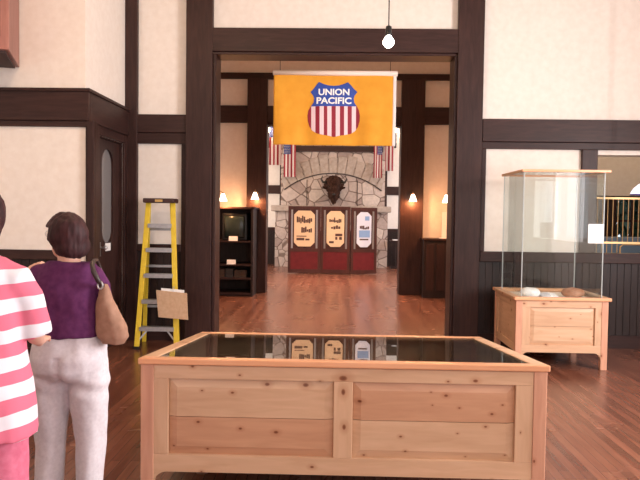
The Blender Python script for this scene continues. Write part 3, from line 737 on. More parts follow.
# white shaded pendant at the ticket window
p = at(643, 190, YW-.5)
r = empty('shaded_pendant', p, 'white bell-shaded pendant lamp at the right edge, before the ticket window', 'pendant lamp')
MB().tube([p+Vector((0,0,.10)), (p.x, p.y, ZC-.02)], .006, 8).build('cord', M['black'], r)
MB().lathe([(.03,.12),(.04,.07),(.02,.07)], p, 14).build('socket', M['brass'], r, smooth=True)
MB().lathe([(.035,.075),(.06,.055),(.10,.02),(.13,-.03),(.135,-.05),(.125,-.05),(.09,.01),(.03,.06)], p, 22, cap=False).build('glass_shade', emit('opal shade', (.9,.9,1.0), 1.2), r, smooth=True)
MB().lathe([(.137,-.048),(.140,-.055),(.137,-.062),(.127,-.056)], p, 22, cap=False).build('shade_rim', plain('violet glass rim', (.10,.06,.35), .3), r, smooth=True)
MB().lathe([(.05,0),(.05,-.02),(.015,-.03)], (p.x, p.y, ZC), 16).build('ceiling_rose', M['brass'], r)

# ------------------------------------------------------------------ hall furniture
cbY0, cbY1 = 12.5, 13.2
cx1 = AX(253, 250, cbY0); cx0 = -2.95
def CZ(py): return AZ(238, py, cbY0)
cb = empty('display_cabinet', ((cx0+cx1)/2, (cbY0+cbY1)/2, 0), 'tall dark open cabinet with shelves below the sconce in the hall', 'cabinet')
dk = M['wains']; zt_ = CZ(209)
for a in (cx0, cx1-.04): MB().box(a, a+.04, cbY0, cbY1, 0, zt_).build('side_panel', dk, cb)
MB().box(cx0, cx1, cbY1, cbY1+.02, 0, zt_).build('back_panel', dk, cb)
MB().box(cx0-.02, cx1+.03, cbY0-.03, cbY1+.02, zt_, zt_+.04).build('top', DX, cb, bevel=.006)
for py in (241, 264.5, 278, 293):
    MB().box(cx0+.04, cx1-.04, cbY0+.0, cbY1, CZ(py)-.03, CZ(py)).build('shelf', DX, cb)
MB().box(cx0+.04, cx1-.04, cbY0+.02, cbY0+.04, 0, CZ(293)-.03).build('plinth', dk, cb)
# dark safe-like box with a greenish sheen on the top shelf
z = CZ(241); xq0, xq1 = AX(222, 225, cbY0+.08), AX(247, 225, cbY0+.08)
tv = empty('old_monitor', ((xq0+xq1)/2, cbY0+.35, z), 'dark box-shaped television with a greenish sheen on the top shelf of the hall cabinet', 'television')
hgt = AZ(235, 213, cbY0+.08) - z
MB().box(xq0, xq1, cbY0+.08, cbY0+.55, z, z+hgt).build('casing', M['black'], tv, bevel=.03)
mb = MB(); rings = []
for s, y in ((1, 0), (.9, -.02), (.6, -.035), (.2, -.04)):
    rings.append([((xq0+xq1)/2 + s*(xq1-xq0-.10)/2*sx, cbY0+.078+y, z+hgt/2 + s*(hgt-.12)/2*sz) for sx, sz in ((-1,-1),(0,-1.06),(1,-1),(1.05,0),(1,1),(0,1.06),(-1,1),(-1.05,0))])
mb.loft(rings).build('screen', plain('dark green glass', (.015,.025,.022), .2), tv, smooth=True)
for px, py, lb in ((233, 238, 'small white label card on the upper shelf edge of the hall cabinet'), (231, 262, 'small white label card on the lower shelf edge of the hall cabinet')):
    q = at(px, py, cbY0-.012); w_ = .085; h_ = .045; zz = CZ(241) if py < 250 else CZ(264.5)
    tag(MB().hexa([(q.x-w_, cbY0+.004, zz), (q.x+w_, cbY0+.004, zz), (q.x+w_, cbY0+.05, zz), (q.x-w_, cbY0+.05, zz), (q.x-w_, cbY0+.024, zz+2*h_), (q.x+w_, cbY0+.024, zz+2*h_), (q.x+w_, cbY0+.034, zz+2*h_), (q.x-w_, cbY0+.034, zz+2*h_)]).build('label_card', M['white']), lb, 'card', 'label cards in the hall cabinet')
zz = CZ(278)
mb = MB()
for k, (px, w_, h_) in enumerate(((217.5, .083, .16), (226.5, .078, .17), (237.5, .118, .14))):
    q = at(px+3, 275, cbY0+.15)
    o = MB().box(q.x-w_, q.x+w_, cbY0+.12, cbY0+.4, zz, zz+h_).box(q.x-w_*.7, q.x+w_*.7, cbY0+.112, cbY0+.12, zz+.03, zz+h_-.03).box(q.x-.02, q.x+.02, cbY0+.10, cbY0+.112, zz+h_*.5, zz+h_*.5+.02)
    tag(o.build('wooden_box', plain('old dark box %d' % k, ((.07,.035,.02),(.05,.04,.035),(.09,.05,.03))[k], .6)), ('dark brown wooden box on the third shelf of the hall cabinet, leftmost', 'charcoal wooden box on the third shelf of the hall cabinet, in the middle', 'wider brown wooden box on the third shelf of the hall cabinet, at the right')[k], 'box', 'boxes on the cabinet shelf')
# dark counter at the right
q0 = AX(423.5, 260, 12.7); zc_ = AZ(430, 238.5, 12.7)
ct = empty('dark_counter', (2.3, 12.9, 0), 'dark wooden counter against the orange-lit wall right of the hall column', 'counter')
MB().box(q0, HX1-.04, 12.72, 13.17, 0, zc_-.04).build('body', dk, ct)
MB().box(q0-.02, HX1-.035, 12.68, 13.17, zc_-.04, zc_).build('counter_top', DX, ct, bevel=.006)
for k in range(3): MB().box(q0+.05+k*.2, q0+.2+k*.2, 12.70, 12.72, .15, zc_-.12).build('front_panel', DZ, ct)
q = at(443, 238, 12.85)
tag(MB().hexa([(q.x-.09, 12.76, zc_), (q.x+.10, 12.74, zc_), (q.x+.12, 12.95, zc_), (q.x-.06, 12.97, zc_), (q.x-.09, 12.76, zc_+.012), (q.x+.10, 12.74, zc_+.012), (q.x+.12, 12.95, zc_+.012), (q.x-.06, 12.97, zc_+.012)]).build('paper_stack', M['white']), 'small stack of white papers lying on the dark hall counter', 'papers')
q = at(444.5, 219, 13.1)
pn = MB().box(q.x-.07, q.x+.12, 13.0, 13.012, zc_, AZ(444, 212, 13.1)).box(q.x-.07, q.x+.12, 13.012, 13.06, zc_, zc_+.02)
tag(pn.build('standing_notice', M['white']), 'upright white notice sheet standing on the dark hall counter', 'notice')
# reading stand with a paper, right of the fireplace
q = at(398, 240, 19.8)
st = empty('paper_stand', (q.x, 19.8, 0), 'dark stand with a white paper on top right of the fireplace', 'stand')
MB().box(q.x-.22, q.x+.22, 19.7, 20.0, 0, .06).box(q.x-.05, q.x+.05, 19.82, 19.9, .06, q.z-.04).build('stand_body', dk, st)
MB().box(q.x-.24, q.x+.24, 19.62, 20.04, q.z-.04, q.z-.01).build('stand_top', DX, st)
tag(MB().box(q.x-.16, q.x+.14, 19.64, 19.9, q.z-.01, q.z+.012).build('open_pamphlet', M['white']), 'white pamphlet lying on the dark stand right of the fireplace', 'paper')
# wall cabinet at the upper left
wy = 6.77
bxr = AX(19.5, 40, wy-.36); bz = AZ(15, 69.5, wy-.02)
wc = empty('wall_cabinet', (bxr-.4, wy-.18, bz), 'reddish-brown wooden box mounted high on the plaster at the upper left corner', 'wall box')
rw = wood('reddish brown veneer', (.25,.095,.075), (.34,.15,.12), 'z', .45)
BR_ = Vector((AX(19.5, 60, wy-.02), wy-.02, 0)); FR_ = Vector((AX(9, 50, 6.02), 6.02, 0)); wd_ = Vector((-.945, -.327, 0)).normalized()*.62
d_ = (FR_-BR_).normalized(); BR_ = BR_.copy()
def wbox(i0, i1, f0, f1, z0, z1):
    def P4(u, f, z): return BR_ + wd_*u + (FR_-BR_)*f + Vector((0, 0, z))
    return MB().hexa([P4(i1,f1,z0),P4(i0,f1,z0),P4(i0,f0,z0),P4(i1,f0,z0),P4(i1,f1,z1),P4(i0,f1,z1),P4(i0,f0,z1),P4(i1,f0,z1)])
wbox(0, 1, 0, 1, bz+.02, bz+1.1).build('body', rw, wc, bevel=.008)
wbox(.12, .88, 1, 1.015, bz+.14, bz+1.0).build('front_cloth', plain('dark cloth', (.05,.012,.015), .9), wc)
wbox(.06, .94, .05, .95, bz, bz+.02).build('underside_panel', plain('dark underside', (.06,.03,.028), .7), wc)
MB().box(BR_.x-.5, BR_.x-.3, wy-.14, wy, bz+.3, bz+.8).build('wall_bracket', M['black'], wc)
# ------------------------------------------------------------------ ticket window grille
gx0, gx1 = xt0+.04, xt1-.04; gy = YW+.10; gz0, gz1 = zt0, WZ(615, 197)
gr = empty('brass_grille', ((gx0+gx1)/2, gy, gz0), 'brass-barred ticket window grille on the dark sill at the far right', 'grille')
mb = MB().box(gx0, gx1, gy-.015, gy+.015, gz1-.025, gz1).box(gx0, gx0+.02, gy-.012, gy+.012, gz0, gz1-.025).box(gx1-.02, gx1, gy-.012, gy+.012, gz0, gz1-.025).box(gx0+.02, gx1-.02, gy-.012, gy+.012, gz0, gz0+.02)
zmid = WZ(615, 243); mb.box(gx0+.02, gx1-.02, gy-.012, gy+.012, zmid-.012, zmid+.012); mb.build('frame', M['brass'], gr)
nb = 20
for k in range(1, nb):
    x = gx0 + (gx1-gx0)*k/nb; hatch = 6 <= k <= 13
    MB().tube([(x, gy, zmid if hatch else gz0+.02), (x, gy, gz1-.02)], .0058, 8).build('bar', M['brass'], gr)
xh0 = gx0+(gx1-gx0)*5.6/nb; xh1 = gx0+(gx1-gx0)*13.4/nb
MB().tube([(xh0, gy, gz0+.02), (xh0, gy, zmid-.05), (xh0+.04, gy, zmid-.02), (xh1-.04, gy, zmid-.02), (xh1, gy, zmid-.05), (xh1, gy, gz0+.02)], .010, 8).build('hatch_arch', M['brass'], gr)

# ------------------------------------------------------------------ pine display cases
P_ = M['pine']
def raised(mb, x0, x1, z0, z1, y, sgn=-1, edge=.045, m0=0, m1=0, zs=None):
    """raised field panel facing -Y (front face plane y): recess, sloped edge, two boards with a seam"""
    d = .014
    zs = zs if zs is not None else (z0+z1)/2
    a = [(x0, y+d, z0), (x1, y+d, z0), (x1, y+d, z1), (x0, y+d, z1)]
    i = [(x0+edge, y, z0+edge), (x1-edge, y, z0+edge), (x1-edge, y, z1-edge), (x0+edge, y, z1-edge)]
    s = .0015
    lo = [a[0], a[1], (x1, y+d, zs-s), (x0, y+d, zs-s)]; li = [i[0], i[1], (x1-edge, y, zs-s), (x0+edge, y, zs-s)]
    hi = [(x0, y+d, zs+s), (x1, y+d, zs+s), a[2], a[3]]; hj = [(x0+edge, y, zs+s), (x1-edge, y, zs+s), i[2], i[3]]
    for q, r, m in ((lo, li, m0), (hi, hj, m1)):
        bk = [(x, y+.03, z) for x, _, z in q]
        mb.add(q + r + bk, [(4,5,6,7),(0,1,5,4),(1,2,6,5),(2,3,7,6),(3,0,4,7),(8,11,10,9),(0,8,9,1),(1,9,10,2),(2,10,11,3),(3,11,8,0)], m)
    return mb
def bracket_foot(mb, x0, x1, zt, y0, y1, left_solid):
    """little curved bracket where the leg meets the bottom rail"""
    w = x1-x0; n = 8; o = []
    for k in range(n+1):
        t = k/n*PI/2; o.append((x0 + w*(1-math.cos(t)) if left_solid else x1 - w*(1-math.cos(t)), zt - w*1.0*(1-math.sin(t))))
    o.append((x0, zt) if left_solid else (x1, zt))
    return mb.prism(o if not left_solid else o[::-1], y0, y1)
def pine_case(root, X0, X1, Y0, Y1, zf, zb_, zr, post_w, top_r, bot_r, stiles, over, rim_w, side_panels=1, flipmats=(0,0), seamup=None):
    """zf/zb_: top of the rim at front and back; zr: bottom of the bottom rail; stiles: [(x0,x1)...] panel openings"""
    th = .035
    def zt(y): return zf + (zb_-zf)*(y-Y0)/(Y1-Y0)
    # rim on top with overhang, four rails cut to slope
    def rail(x0, x1, y0, y1, m, nm='rim'):
        mb = MB().hexa([(x0,y0,zt(y0)-th),(x1,y0,zt(y0)-th),(x1,y1,zt(y1)-th),(x0,y1,zt(y1)-th),(x0,y0,zt(y0)),(x1,y0,zt(y0)),(x1,y1,zt(y1)),(x0,y1,zt(y1))])
        return mb.build(nm, m, root, bevel=.007)
    xa, xb, ya, yb = X0-over, X1+over, Y0-over, Y1+over
    rail(xa, xb, ya, ya+rim_w, M['pine_lip'], 'rim_front'); rail(xa, xb, yb-rim_w, yb, M['pine_lip'], 'rim_back')
    rail(xa, xa+rim_w, ya+rim_w, yb-rim_w, P_['y'], 'rim_side'); rail(xb-rim_w, xb, ya+rim_w, yb-rim_w, P_['y'], 'rim_side')
    # corner posts
    for x0, x1 in ((X0, X0+post_w), (X1-post_w, X1)):
        for y0, y1 in ((Y0, Y0+.05), (Y1-.05, Y1)):
            z0_, z1_ = zt(y0)-th, zt(y1)-th
            MB().hexa([(x0,y0,0),(x1,y0,0),(x1,y1,0),(x0,y1,0),(x0,y0,z0_),(x1,y0,z0_),(x1,y1,z1_),(x0,y1,z1_)]).build('corner_post', M['pine_post'], root, bevel=.004)
    A, B = X0+post_w, X1-post_w
    for y0, y1, f in ((Y0+.004, Y0+.034, 1), (Y1-.034, Y1-.004, -1)):
        zt_ = min(zt(y0), zt(y1))-th
        MB().box(A, B, y0, y1, zt_-top_r, zt_).build('top_rail', P_['x'], root, bevel=.003)
        mb = MB().box(A, B, y0, y1, zr, zr+bot_r)
        bracket_foot(mb, A, A+.07, zr, y0, y1, True); bracket_foot(mb, B-.07, B, zr, y0, y1, False)
        mb.build('bottom_rail', P_['x'], root, bevel=.003)
        prev = A; zl0, zl1 = zr+bot_r, zt_-top_r
        for k, (s0, s1) in enumerate(stiles + [(B, B)]):
            if s0 > prev + 1e-4: MB().box(prev, s0, y0, y1, zl0, zl1).build('stile', P_['z'], root, bevel=.003)
            if s1 > s0:
                if f == 1: mb = raised(MB(), s0, s1, zl0, zl1, Y0+.012, m0=1 if k == 0 and len(stiles) > 1 else 0, m1=0 if k == 0 else (1 if len(stiles) > 1 else 0))
                else:
                    mb = raised(MB(), s0, s1, zl0, zl1, 0); mb.xform(Matrix.Translation((0, Y1-.012, 0)) @ Matrix.Scale(-1, 4, (0,1,0)))
                pn = mb.build('raised_panel', [P_['x'], M['pine_b']], root)
            prev = s1
    for x0, x1, sg in ((X0+.004, X0+.034, -1), (X1-.034, X1-.004, 1)):
        c0, c1 = Y0+.05, Y1-.05; w_ = .09
        mb = MB().hexa([(x0,c0,zt(c0)-th-top_r),(x1,c0,zt(c0)-th-top_r),(x1,c1,zt(c1)-th-top_r),(x0,c1,zt(c1)-th-top_r),(x0,c0,zt(c0)-th),(x1,c0,zt(c0)-th),(x1,c1,zt(c1)-th),(x0,c1,zt(c1)-th)])
        mb.build('side_top_rail', P_['y'], root, bevel=.003)
        MB().box(x0, x1, c0, c1, zr, zr+bot_r).build('side_bottom_rail', P_['y'], root, bevel=.003)
        xp0, xp1 = (x0+.010, x1) if sg < 0 else (x0, x1-.010)
        zl = zr+bot_r
        def h(y): return zt(y)-th-top_r
        for s0, s1 in ((c0, c0+w_), (c1-w_, c1)):
            MB().hexa([(x0,s0,zl),(x1,s0,zl),(x1,s1,zl),(x0,s1,zl),(x0,s0,h(s0)),(x1,s0,h(s0)),(x1,s1,h(s1)),(x0,s1,h(s1))]).build('stile', P_['z'], root, bevel=.003)
        s0, s1 = c0+w_, c1-w_
        MB().hexa([(xp0,s0,zl),(xp1,s0,zl),(xp1,s1,zl),(xp0,s1,zl),(xp0,s0,h(s0)),(xp1,s0,h(s0)),(xp1,s1,h(s1)),(xp0,s1,h(s1))]).build('side_panel', P_['y'], root)
    return zt
# big case in the foreground, its glass top falling away from the viewer
CY0, CY1 = 3.40, 5.02
X0, X1 = AX(140.5, 400, CY0), AX(547, 400, CY0)
czf, czb = AZ(344, 361.5, CY0), AZ(338, 334.2, CY1)
main = empty('glass_top_case', ((X0+X1)/2, (CY0+CY1)/2, 0), 'long low knotty pine display case with a glass top in the foreground', 'display case')
def CX(px, py=415): return AX(px, py, CY0)
zr = AZ(344, 476, CY0)
zt_main = pine_case(main, X0, X1, CY0, CY1, czf, czb, zr, CX(153.5)-CX(140.5), .072, .093, [(CX(168), CX(333.5)), (CX(352.5), CX(515.5))], .012, .085)
def slope_box(x0, x1, y0, y1, off, t): return MB().hexa([(x0,y0,zt_main(y0)-off-t),(x1,y0,zt_main(y0)-off-t),(x1,y1,zt_main(y1)-off-t),(x0,y1,zt_main(y1)-off-t),(x0,y0,zt_main(y0)-off),(x1,y0,zt_main(y0)-off),(x1,y1,zt_main(y1)-off),(x0,y1,zt_main(y1)-off)])
slope_box(X0+.073, X1-.073, CY0+.073, CY1-.073, .004, .006).build('glass_top', M['glass_top'], main)
felt = noisy('dark grey felt', (.085,.08,.09), (.13,.125,.135), 60, .95, .2)
dz = .42
MB().box(X0+.034, X1-.034, CY0+.045, CY1-.045, dz-.02, dz).build('display_floor', felt, main)
MB().box((X0+X1)/2-.012, (X0+X1)/2+.012, CY0+.05, CY1-.05, dz-.10, dz-.02).build('support_batten', P_['y'], main)
# exhibits lying inside
def fpos(u, v): return Vector((X0+(X1-X0)*u, CY0+(CY1-CY0)*v, dz))
p = fpos(.2, .62)
wr = empty('iron_wrench', p, 'dark iron wrench lying in the left of the glass-topped case', 'tool')
MB().bar(p+Vector((-.17,0,.012)), p+Vector((.15,.05,.012)), .03, .02).build('handle', M['black'], wr, bevel=.004)
o = [(.13,-.03),(.19,-.05),(.24,-.02),(.20,-.01),(.20,.03),(.25,.05),(.19,.08),(.13,.06)]
mb = MB().add([(p.x+a, p.y+b+.03, p.z) for a, b in o]+[(p.x+a, p.y+b+.03, p.z+.025) for a, b in o], [tuple(range(8))[::-1], tuple(range(8,16))]+[(k,(k+1)%8,8+(k+1)%8,8+k) for k in range(8)])
mb.build('jaw', M['black'], wr)
p = fpos(.33, .7)
ln = empty('hand_lantern', p, 'small dark railway hand lantern standing in the glass-topped case', 'lantern')
MB().lathe([(.06,0),(.065,.02),(.05,.035),(.045,.04)], p, 16).lathe([(.04,.12),(.05,.13),(.03,.155),(.012,.165)], p, 16).build('body', M['black'], ln, smooth=True)
MB().lathe([(.036,.04),(.044,.08),(.036,.12)], p, 16).build('globe', plain('clear grey globe', (.5,.52,.55), .1), ln, smooth=True)
for k, (u, v, w_, d_, lb) in enumerate(((.47, .7, .13, .10, 'white exhibit card lying near the middle of the glass-topped case'), (.60, .72, .10, .13, 'tall white exhibit card right of centre in the glass-topped case'), (.80, .66, .16, .11, 'wide white exhibit card at the right of the glass-topped case'))):
    q = fpos(u, v)
    tag(MB().box(q.x-w_/2, q.x+w_/2, q.y-d_/2, q.y+d_/2, dz, dz+.004).build('exhibit_card', M['white']), lb, 'card', 'cards inside the glass-topped case')

# tall glass vitrine on a pine base against the right wall
VY0, VY1 = 6.88, 7.80
vx0, vx1 = AX(515.5, 330, VY0), AX(608, 330, VY0)
vz = AZ(565, 297.5, VY0)
vit = empty('tall_vitrine', ((vx0+vx1)/2, (VY0+VY1)/2, 0), 'tall glass vitrine on a pale knotty pine base standing against the right-hand wall', 'display case')
def RX(px, py=330): return AX(px, py, VY0)
zrv = AZ(565, 353, VY0)
pine_case(vit, vx0, vx1, VY0, VY1, vz, vz, zrv, RX(522)-RX(515.5), .075, .08, [(RX(530), RX(595))], .025, .075)
MB().box(vx0+.034, vx1-.034, VY0+.045, VY1-.045, vz-.065, vz-.045).build('display_floor', noisy('cream liner', (.78,.70,.62), (.86,.78,.70), 30, .9, .1), vit)
ga0, ga1, gb0, gb1 = vx0+.065, vx1-.05, VY0+.06, VY1-.05
zl = AZ(568, 172, VY0)
for b in ((ga0, ga1, gb0, gb0+.006), (ga0, ga1, gb1-.006, gb1), (ga0, ga0+.006, gb0+.006, gb1-.006), (ga1-.006, ga1, gb0+.006, gb1-.006)):
    MB().box(*b, vz-.03, zl).build('glass_pane', M['glass'], vit)
eg = plain('grey glass edge', (.40,.44,.44), .2)
for x in (ga0+.003, ga1-.003):
    for y in (gb0+.003, gb1-.003): MB().box(x-.0045, x+.0045, y-.0045, y+.0045, vz-.03, zl).build('glass_corner', eg, vit)
lx0, lx1, ly0, ly1 = ga0-.025, ga1+.05, gb0-.03, gb1+.03; lw = .032
MB().box(lx0, lx1, ly0, ly0+lw, zl, zl+.028).build('lid_rail', M['pine_lip'], vit, bevel=.004)
MB().box(lx0, lx1, ly1-lw, ly1, zl, zl+.028).build('lid_rail', M['pine_lip'], vit, bevel=.004)
for a in (lx0, lx1-lw): MB().box(a, a+lw, ly0+lw, ly1-lw, zl, zl+.028).build('lid_rail', P_['y'], vit, bevel=.004)
MB().box(lx0+lw, lx1-lw, ly0+lw, ly1-lw, zl+.010, zl+.016).build('lid_glass', M['glass'], vit)
q0 = at(588.5, 224, gb0-.004); q1 = at(605, 243.5, gb0-.004)
tag(MB().box(q0.x, min(q1.x, ga1-.002), gb0-.004, gb0-.001, q1.z, q0.z).build('notice_card', M['white']), 'blank white notice card fixed to the glass front of the tall vitrine', 'notice')
# things inside the vitrine
zf_ = vz-.045
def lump(name, c, r, mat_, label, cat, sd, group=None, amp=.012):
    mb = MB().ball(c + Vector((0,0,r[2]*.8)), r, 20)
    o = remeshed(mb, name, mat_, .012, 2, None, lambda p: amp*noise.noise((p+Vector((sd,0,0)))*12), org=Vector((c.x, c.y, c.z)))
    zmin = min(v.co.z for v in o.data.vertices)
    for v in o.data.vertices: v.co.z = max(v.co.z - zmin - .004, 0)
    return tag(o, label, cat, group)
pl = noisy('pale ceramic', (.70,.68,.66), (.82,.80,.78), 20, .4, .05)
c = Vector((AX(530, 293, 7.2), 7.2, zf_)); lump('white_bundle', c, (.12,.085,.058), pl, 'rounded white object at the left inside the tall vitrine', 'exhibit', 1)
bk_w = noisy('grey white print', (.55,.55,.60), (.80,.79,.80), 40, .7, 0)
q = Vector((AX(549, 293, 7.2), 7.2, zf_))
bk = empty('open_booklet', q, 'open printed booklet in the middle of the tall vitrine', 'booklet')
MB().hexa([(q.x-.09,q.y-.07,zf_),(q.x,q.y-.07,zf_),(q.x,q.y+.07,zf_),(q.x-.09,q.y+.07,zf_),(q.x-.09,q.y-.07,zf_+.02),(q.x,q.y-.07,zf_+.035),(q.x,q.y+.07,zf_+.055),(q.x-.09,q.y+.07,zf_+.04)]).build('left_pages', bk_w, bk)
MB().hexa([(q.x,q.y-.07,zf_),(q.x+.09,q.y-.07,zf_),(q.x+.09,q.y+.07,zf_),(q.x,q.y+.07,zf_),(q.x,q.y-.07,zf_+.035),(q.x+.09,q.y-.07,zf_+.02),(q.x+.09,q.y+.07,zf_+.04),(q.x,q.y+.07,zf_+.055)]).build('right_pages', M['white'], bk)
c = Vector((AX(573, 293, 7.2), 7.2, zf_)); lump('brown_rock', c, (.13,.09,.06), noisy('brown leather', (.36,.16,.09), (.46,.24,.15), 14, .6, .2), 'smooth brown lump at the right inside the tall vitrine', 'exhibit', 5)

# ------------------------------------------------------------------ yellow stepladder
LY = 7.50
ld = empty('stepladder', (AX(157, 349, LY), LY+.15, 0), 'yellow fibreglass stepladder standing against the left wall beside the doorway', 'ladder')
TL, TR = at(148.5, 203, LY+.25), at(173, 203, LY+.25); BL, BR = at(136.5, 346, LY), at(176.5, 346, LY); BL.z = BR.z = 0; BL.y = BR.y = LY; TL.y = TR.y = LY+.25
TL.z = TR.z = AZ(160, 203, LY+.25)
for a, b in ((BL, TL), (BR, TR)):
    a2 = a + (b-a)*.018
    MB().bar(a2, b, .058, .03, (0, -1, .1)).build('front_rail', M['yellow'], ld, bevel=.004)
    MB().box(a.x-.035, a.x+.035, LY-.03, LY+.045, 0, .035).build('rubber_foot', M['black'], ld, bevel=.005)
RBL, RBR = Vector((BL.x-.05, YW-.13, 0)), Vector((BR.x-.10, YW-.13, 0)); RTL, RTR = Vector((TL.x-.01, LY+.31, TL.z)), Vector((TR.x-.03, LY+.31, TR.z))
for a, b in ((RBL, RTL), (RBR, RTR)): MB().bar(a, b, .045, .025, (0,-1,.1)).build('rear_rail', M['yellow'], ld)
def rp(a, b, z): t = (z-a.z)/(b.z-a.z); return a+(b-a)*t
stp = None
for py in (225, 249.5, 275, 300.5, 327):
    z = AZ(157, py, LY+.1); a = rp(BL, TL, z); b = rp(BR, TR, z)
    stp = MB().box(a.x+.02, b.x-.02, a.y-.03, a.y+.055, z-.014, z+.014).box(a.x+.02, b.x-.02, a.y-.03, a.y-.024, z-.035, z-.014).build('step', M['alu'], ld)
z = AZ(157, 328, LY); a = rp(BL, TL, z-.16); b = rp(BR, TR, z-.16); c = rp(BL, TL, z); 
MB().bar(a+Vector((.01,0,0)), c+Vector((.11,0,-.03)), .018, .008, (0,-1,0)).build('brace', M['alu'], ld); c = rp(BR, TR, z)
MB().bar(b-Vector((.01,0,0)), c-Vector((.11,0,.03)), .018, .008, (0,-1,0)).build('brace', M['alu'], ld)
for z in (.45, .95, 1.4):
    a = rp(RBL, RTL, z); b = rp(RBR, RTR, z); MB().bar(a, b, .03, .012, (0,-1,0)).build('rear_bar', M['alu'], ld)
cap = MB().box(TL.x-.045, TR.x+.035, LY+.16, LY+.38, TL.z, TL.z+.055); cap.build('top_cap', plain('dark red brown plastic', (.05,.018,.016), .5), ld, bevel=.012)
MB().box((TL.x+TR.x)/2-.045, (TL.x+TR.x)/2+.045, LY+.158, LY+.16, TL.z+.012, TL.z+.04).build('cap_label', plain('tan sticker', (.55,.35,.12), .6), ld)
zz = .95; a = rp(BL, TL, zz); b = rp(RBL, RTL, zz); MB().bar(a, b, .02, .006, (0,0,1)).build('spreader', M['alu'], ld)
a = rp(BR, TR, zz); b = rp(RBR, RTR, zz); MB().bar(a, b, .02, .006, (0,0,1)).build('spreader', M['alu'], ld)
# tan folder clipped to the ladder's right rail
yb_ = LY+.02
def bp(px, py, dy=0): v = at(px, py, yb_); v.y = yb_+dy; return v
A_, B_, C_, D_ = bp(157.2, 289.5), bp(188.4, 292.5, -.03), bp(190, 318.5, -.05), bp(160.5, 316, -.04)
cbm = noisy('tan cardboard', (.52,.33,.20), (.60,.40,.26), 30, .8, .1)
fo = empty('cardboard_folder', (A_+C_)/2, 'tan cardboard folder with white sheets hung on the ladder rail', 'folder'); t = Vector((0, .012, 0)); s = Vector((0,-.03,0))
yoff = Vector((0,-.052,0))
MB().hexa([D_+yoff, C_+yoff, C_+yoff+t, D_+yoff+t, A_+yoff, B_+yoff, B_+yoff+t, A_+yoff+t]).build('cover', cbm, fo, bevel=.002)
E, F = bp(162, 287.6), bp(185, 289.8)
G, H_ = bp(184.5, 300), bp(162.5, 298)
MB().hexa([H_+yoff+t*1.05, G+yoff+t*1.05, G+yoff+t*1.6, H_+yoff+t*1.6, E+yoff+t*1.05, F+yoff+t*1.05, F+yoff+t*1.6, E+yoff+t*1.6]).build('paper', M['white'], fo)
hk = (A_*.45+B_*.55)+yoff+t
MB().tube([hk+Vector((0,.003,-.04)), hk+Vector((0,.01,.05)), hk+Vector((0,.05,.06)), hk+Vector((0,.055,.03))], .003, 6).build('wire_hook', M['steel'], fo)

# ------------------------------------------------------------------ visitors
skin = noisy('skin', (.62,.34,.25), (.68,.39,.29), 20, .55, .05)
def ell(cx, cy, z, a, b, n=28, e=2.3):
    r = []
    for k in range(n):
        t = 2*PI*k/n; c, s = math.cos(t), math.sin(t)
        r.append(Vector((cx + a*abs(c)**(2/e)*math.copysign(1, c), cy + b*abs(s)**(2/e)*math.copysign(1, s), z)))
    return r
def hand(mb, w, d, up, side):
    """palm from wrist w towards d, back of the hand facing up, thumb on the given side; fingers slightly curled"""
    d = d.normalized(); sd = d.cross(up).normalized()*side; up = sd.cross(d).normalized()*side if False else up.normalized()
    mb.ball(w + d*.045, (.040, .048, .016), 12, rot=Matrix((sd, d, up)).transposed())
    mb.tube([w - d*.02, w + d*.02], [.024, .026], 10)
    for k, (off, L) in enumerate(((-.030, .070), (-.010, .080), (.011, .075), (.031, .058))):
        b = w + d*.080 - sd*off*-1; p1 = b + d*L*.45 - up*.006; p2 = p1 + (d*.8-up*.6).normalized()*L*.32; p3 = p2 + (d*.45-up*.9).normalized()*L*.25
        mb.tube([b - d*.03, b, p1, p2, p3], [.0095, .0095, .0088, .008, .0065], 8)
    b = w + d*.03 - sd*.036; p1 = b + (d*.6 - sd*.75).normalized()*.035; p2 = p1 + (d*.95 - sd*.25).normalized()*.03
    mb.tube([b+sd*.015, b, p1, p2], [.013, .0125, .0105, .008], 8)
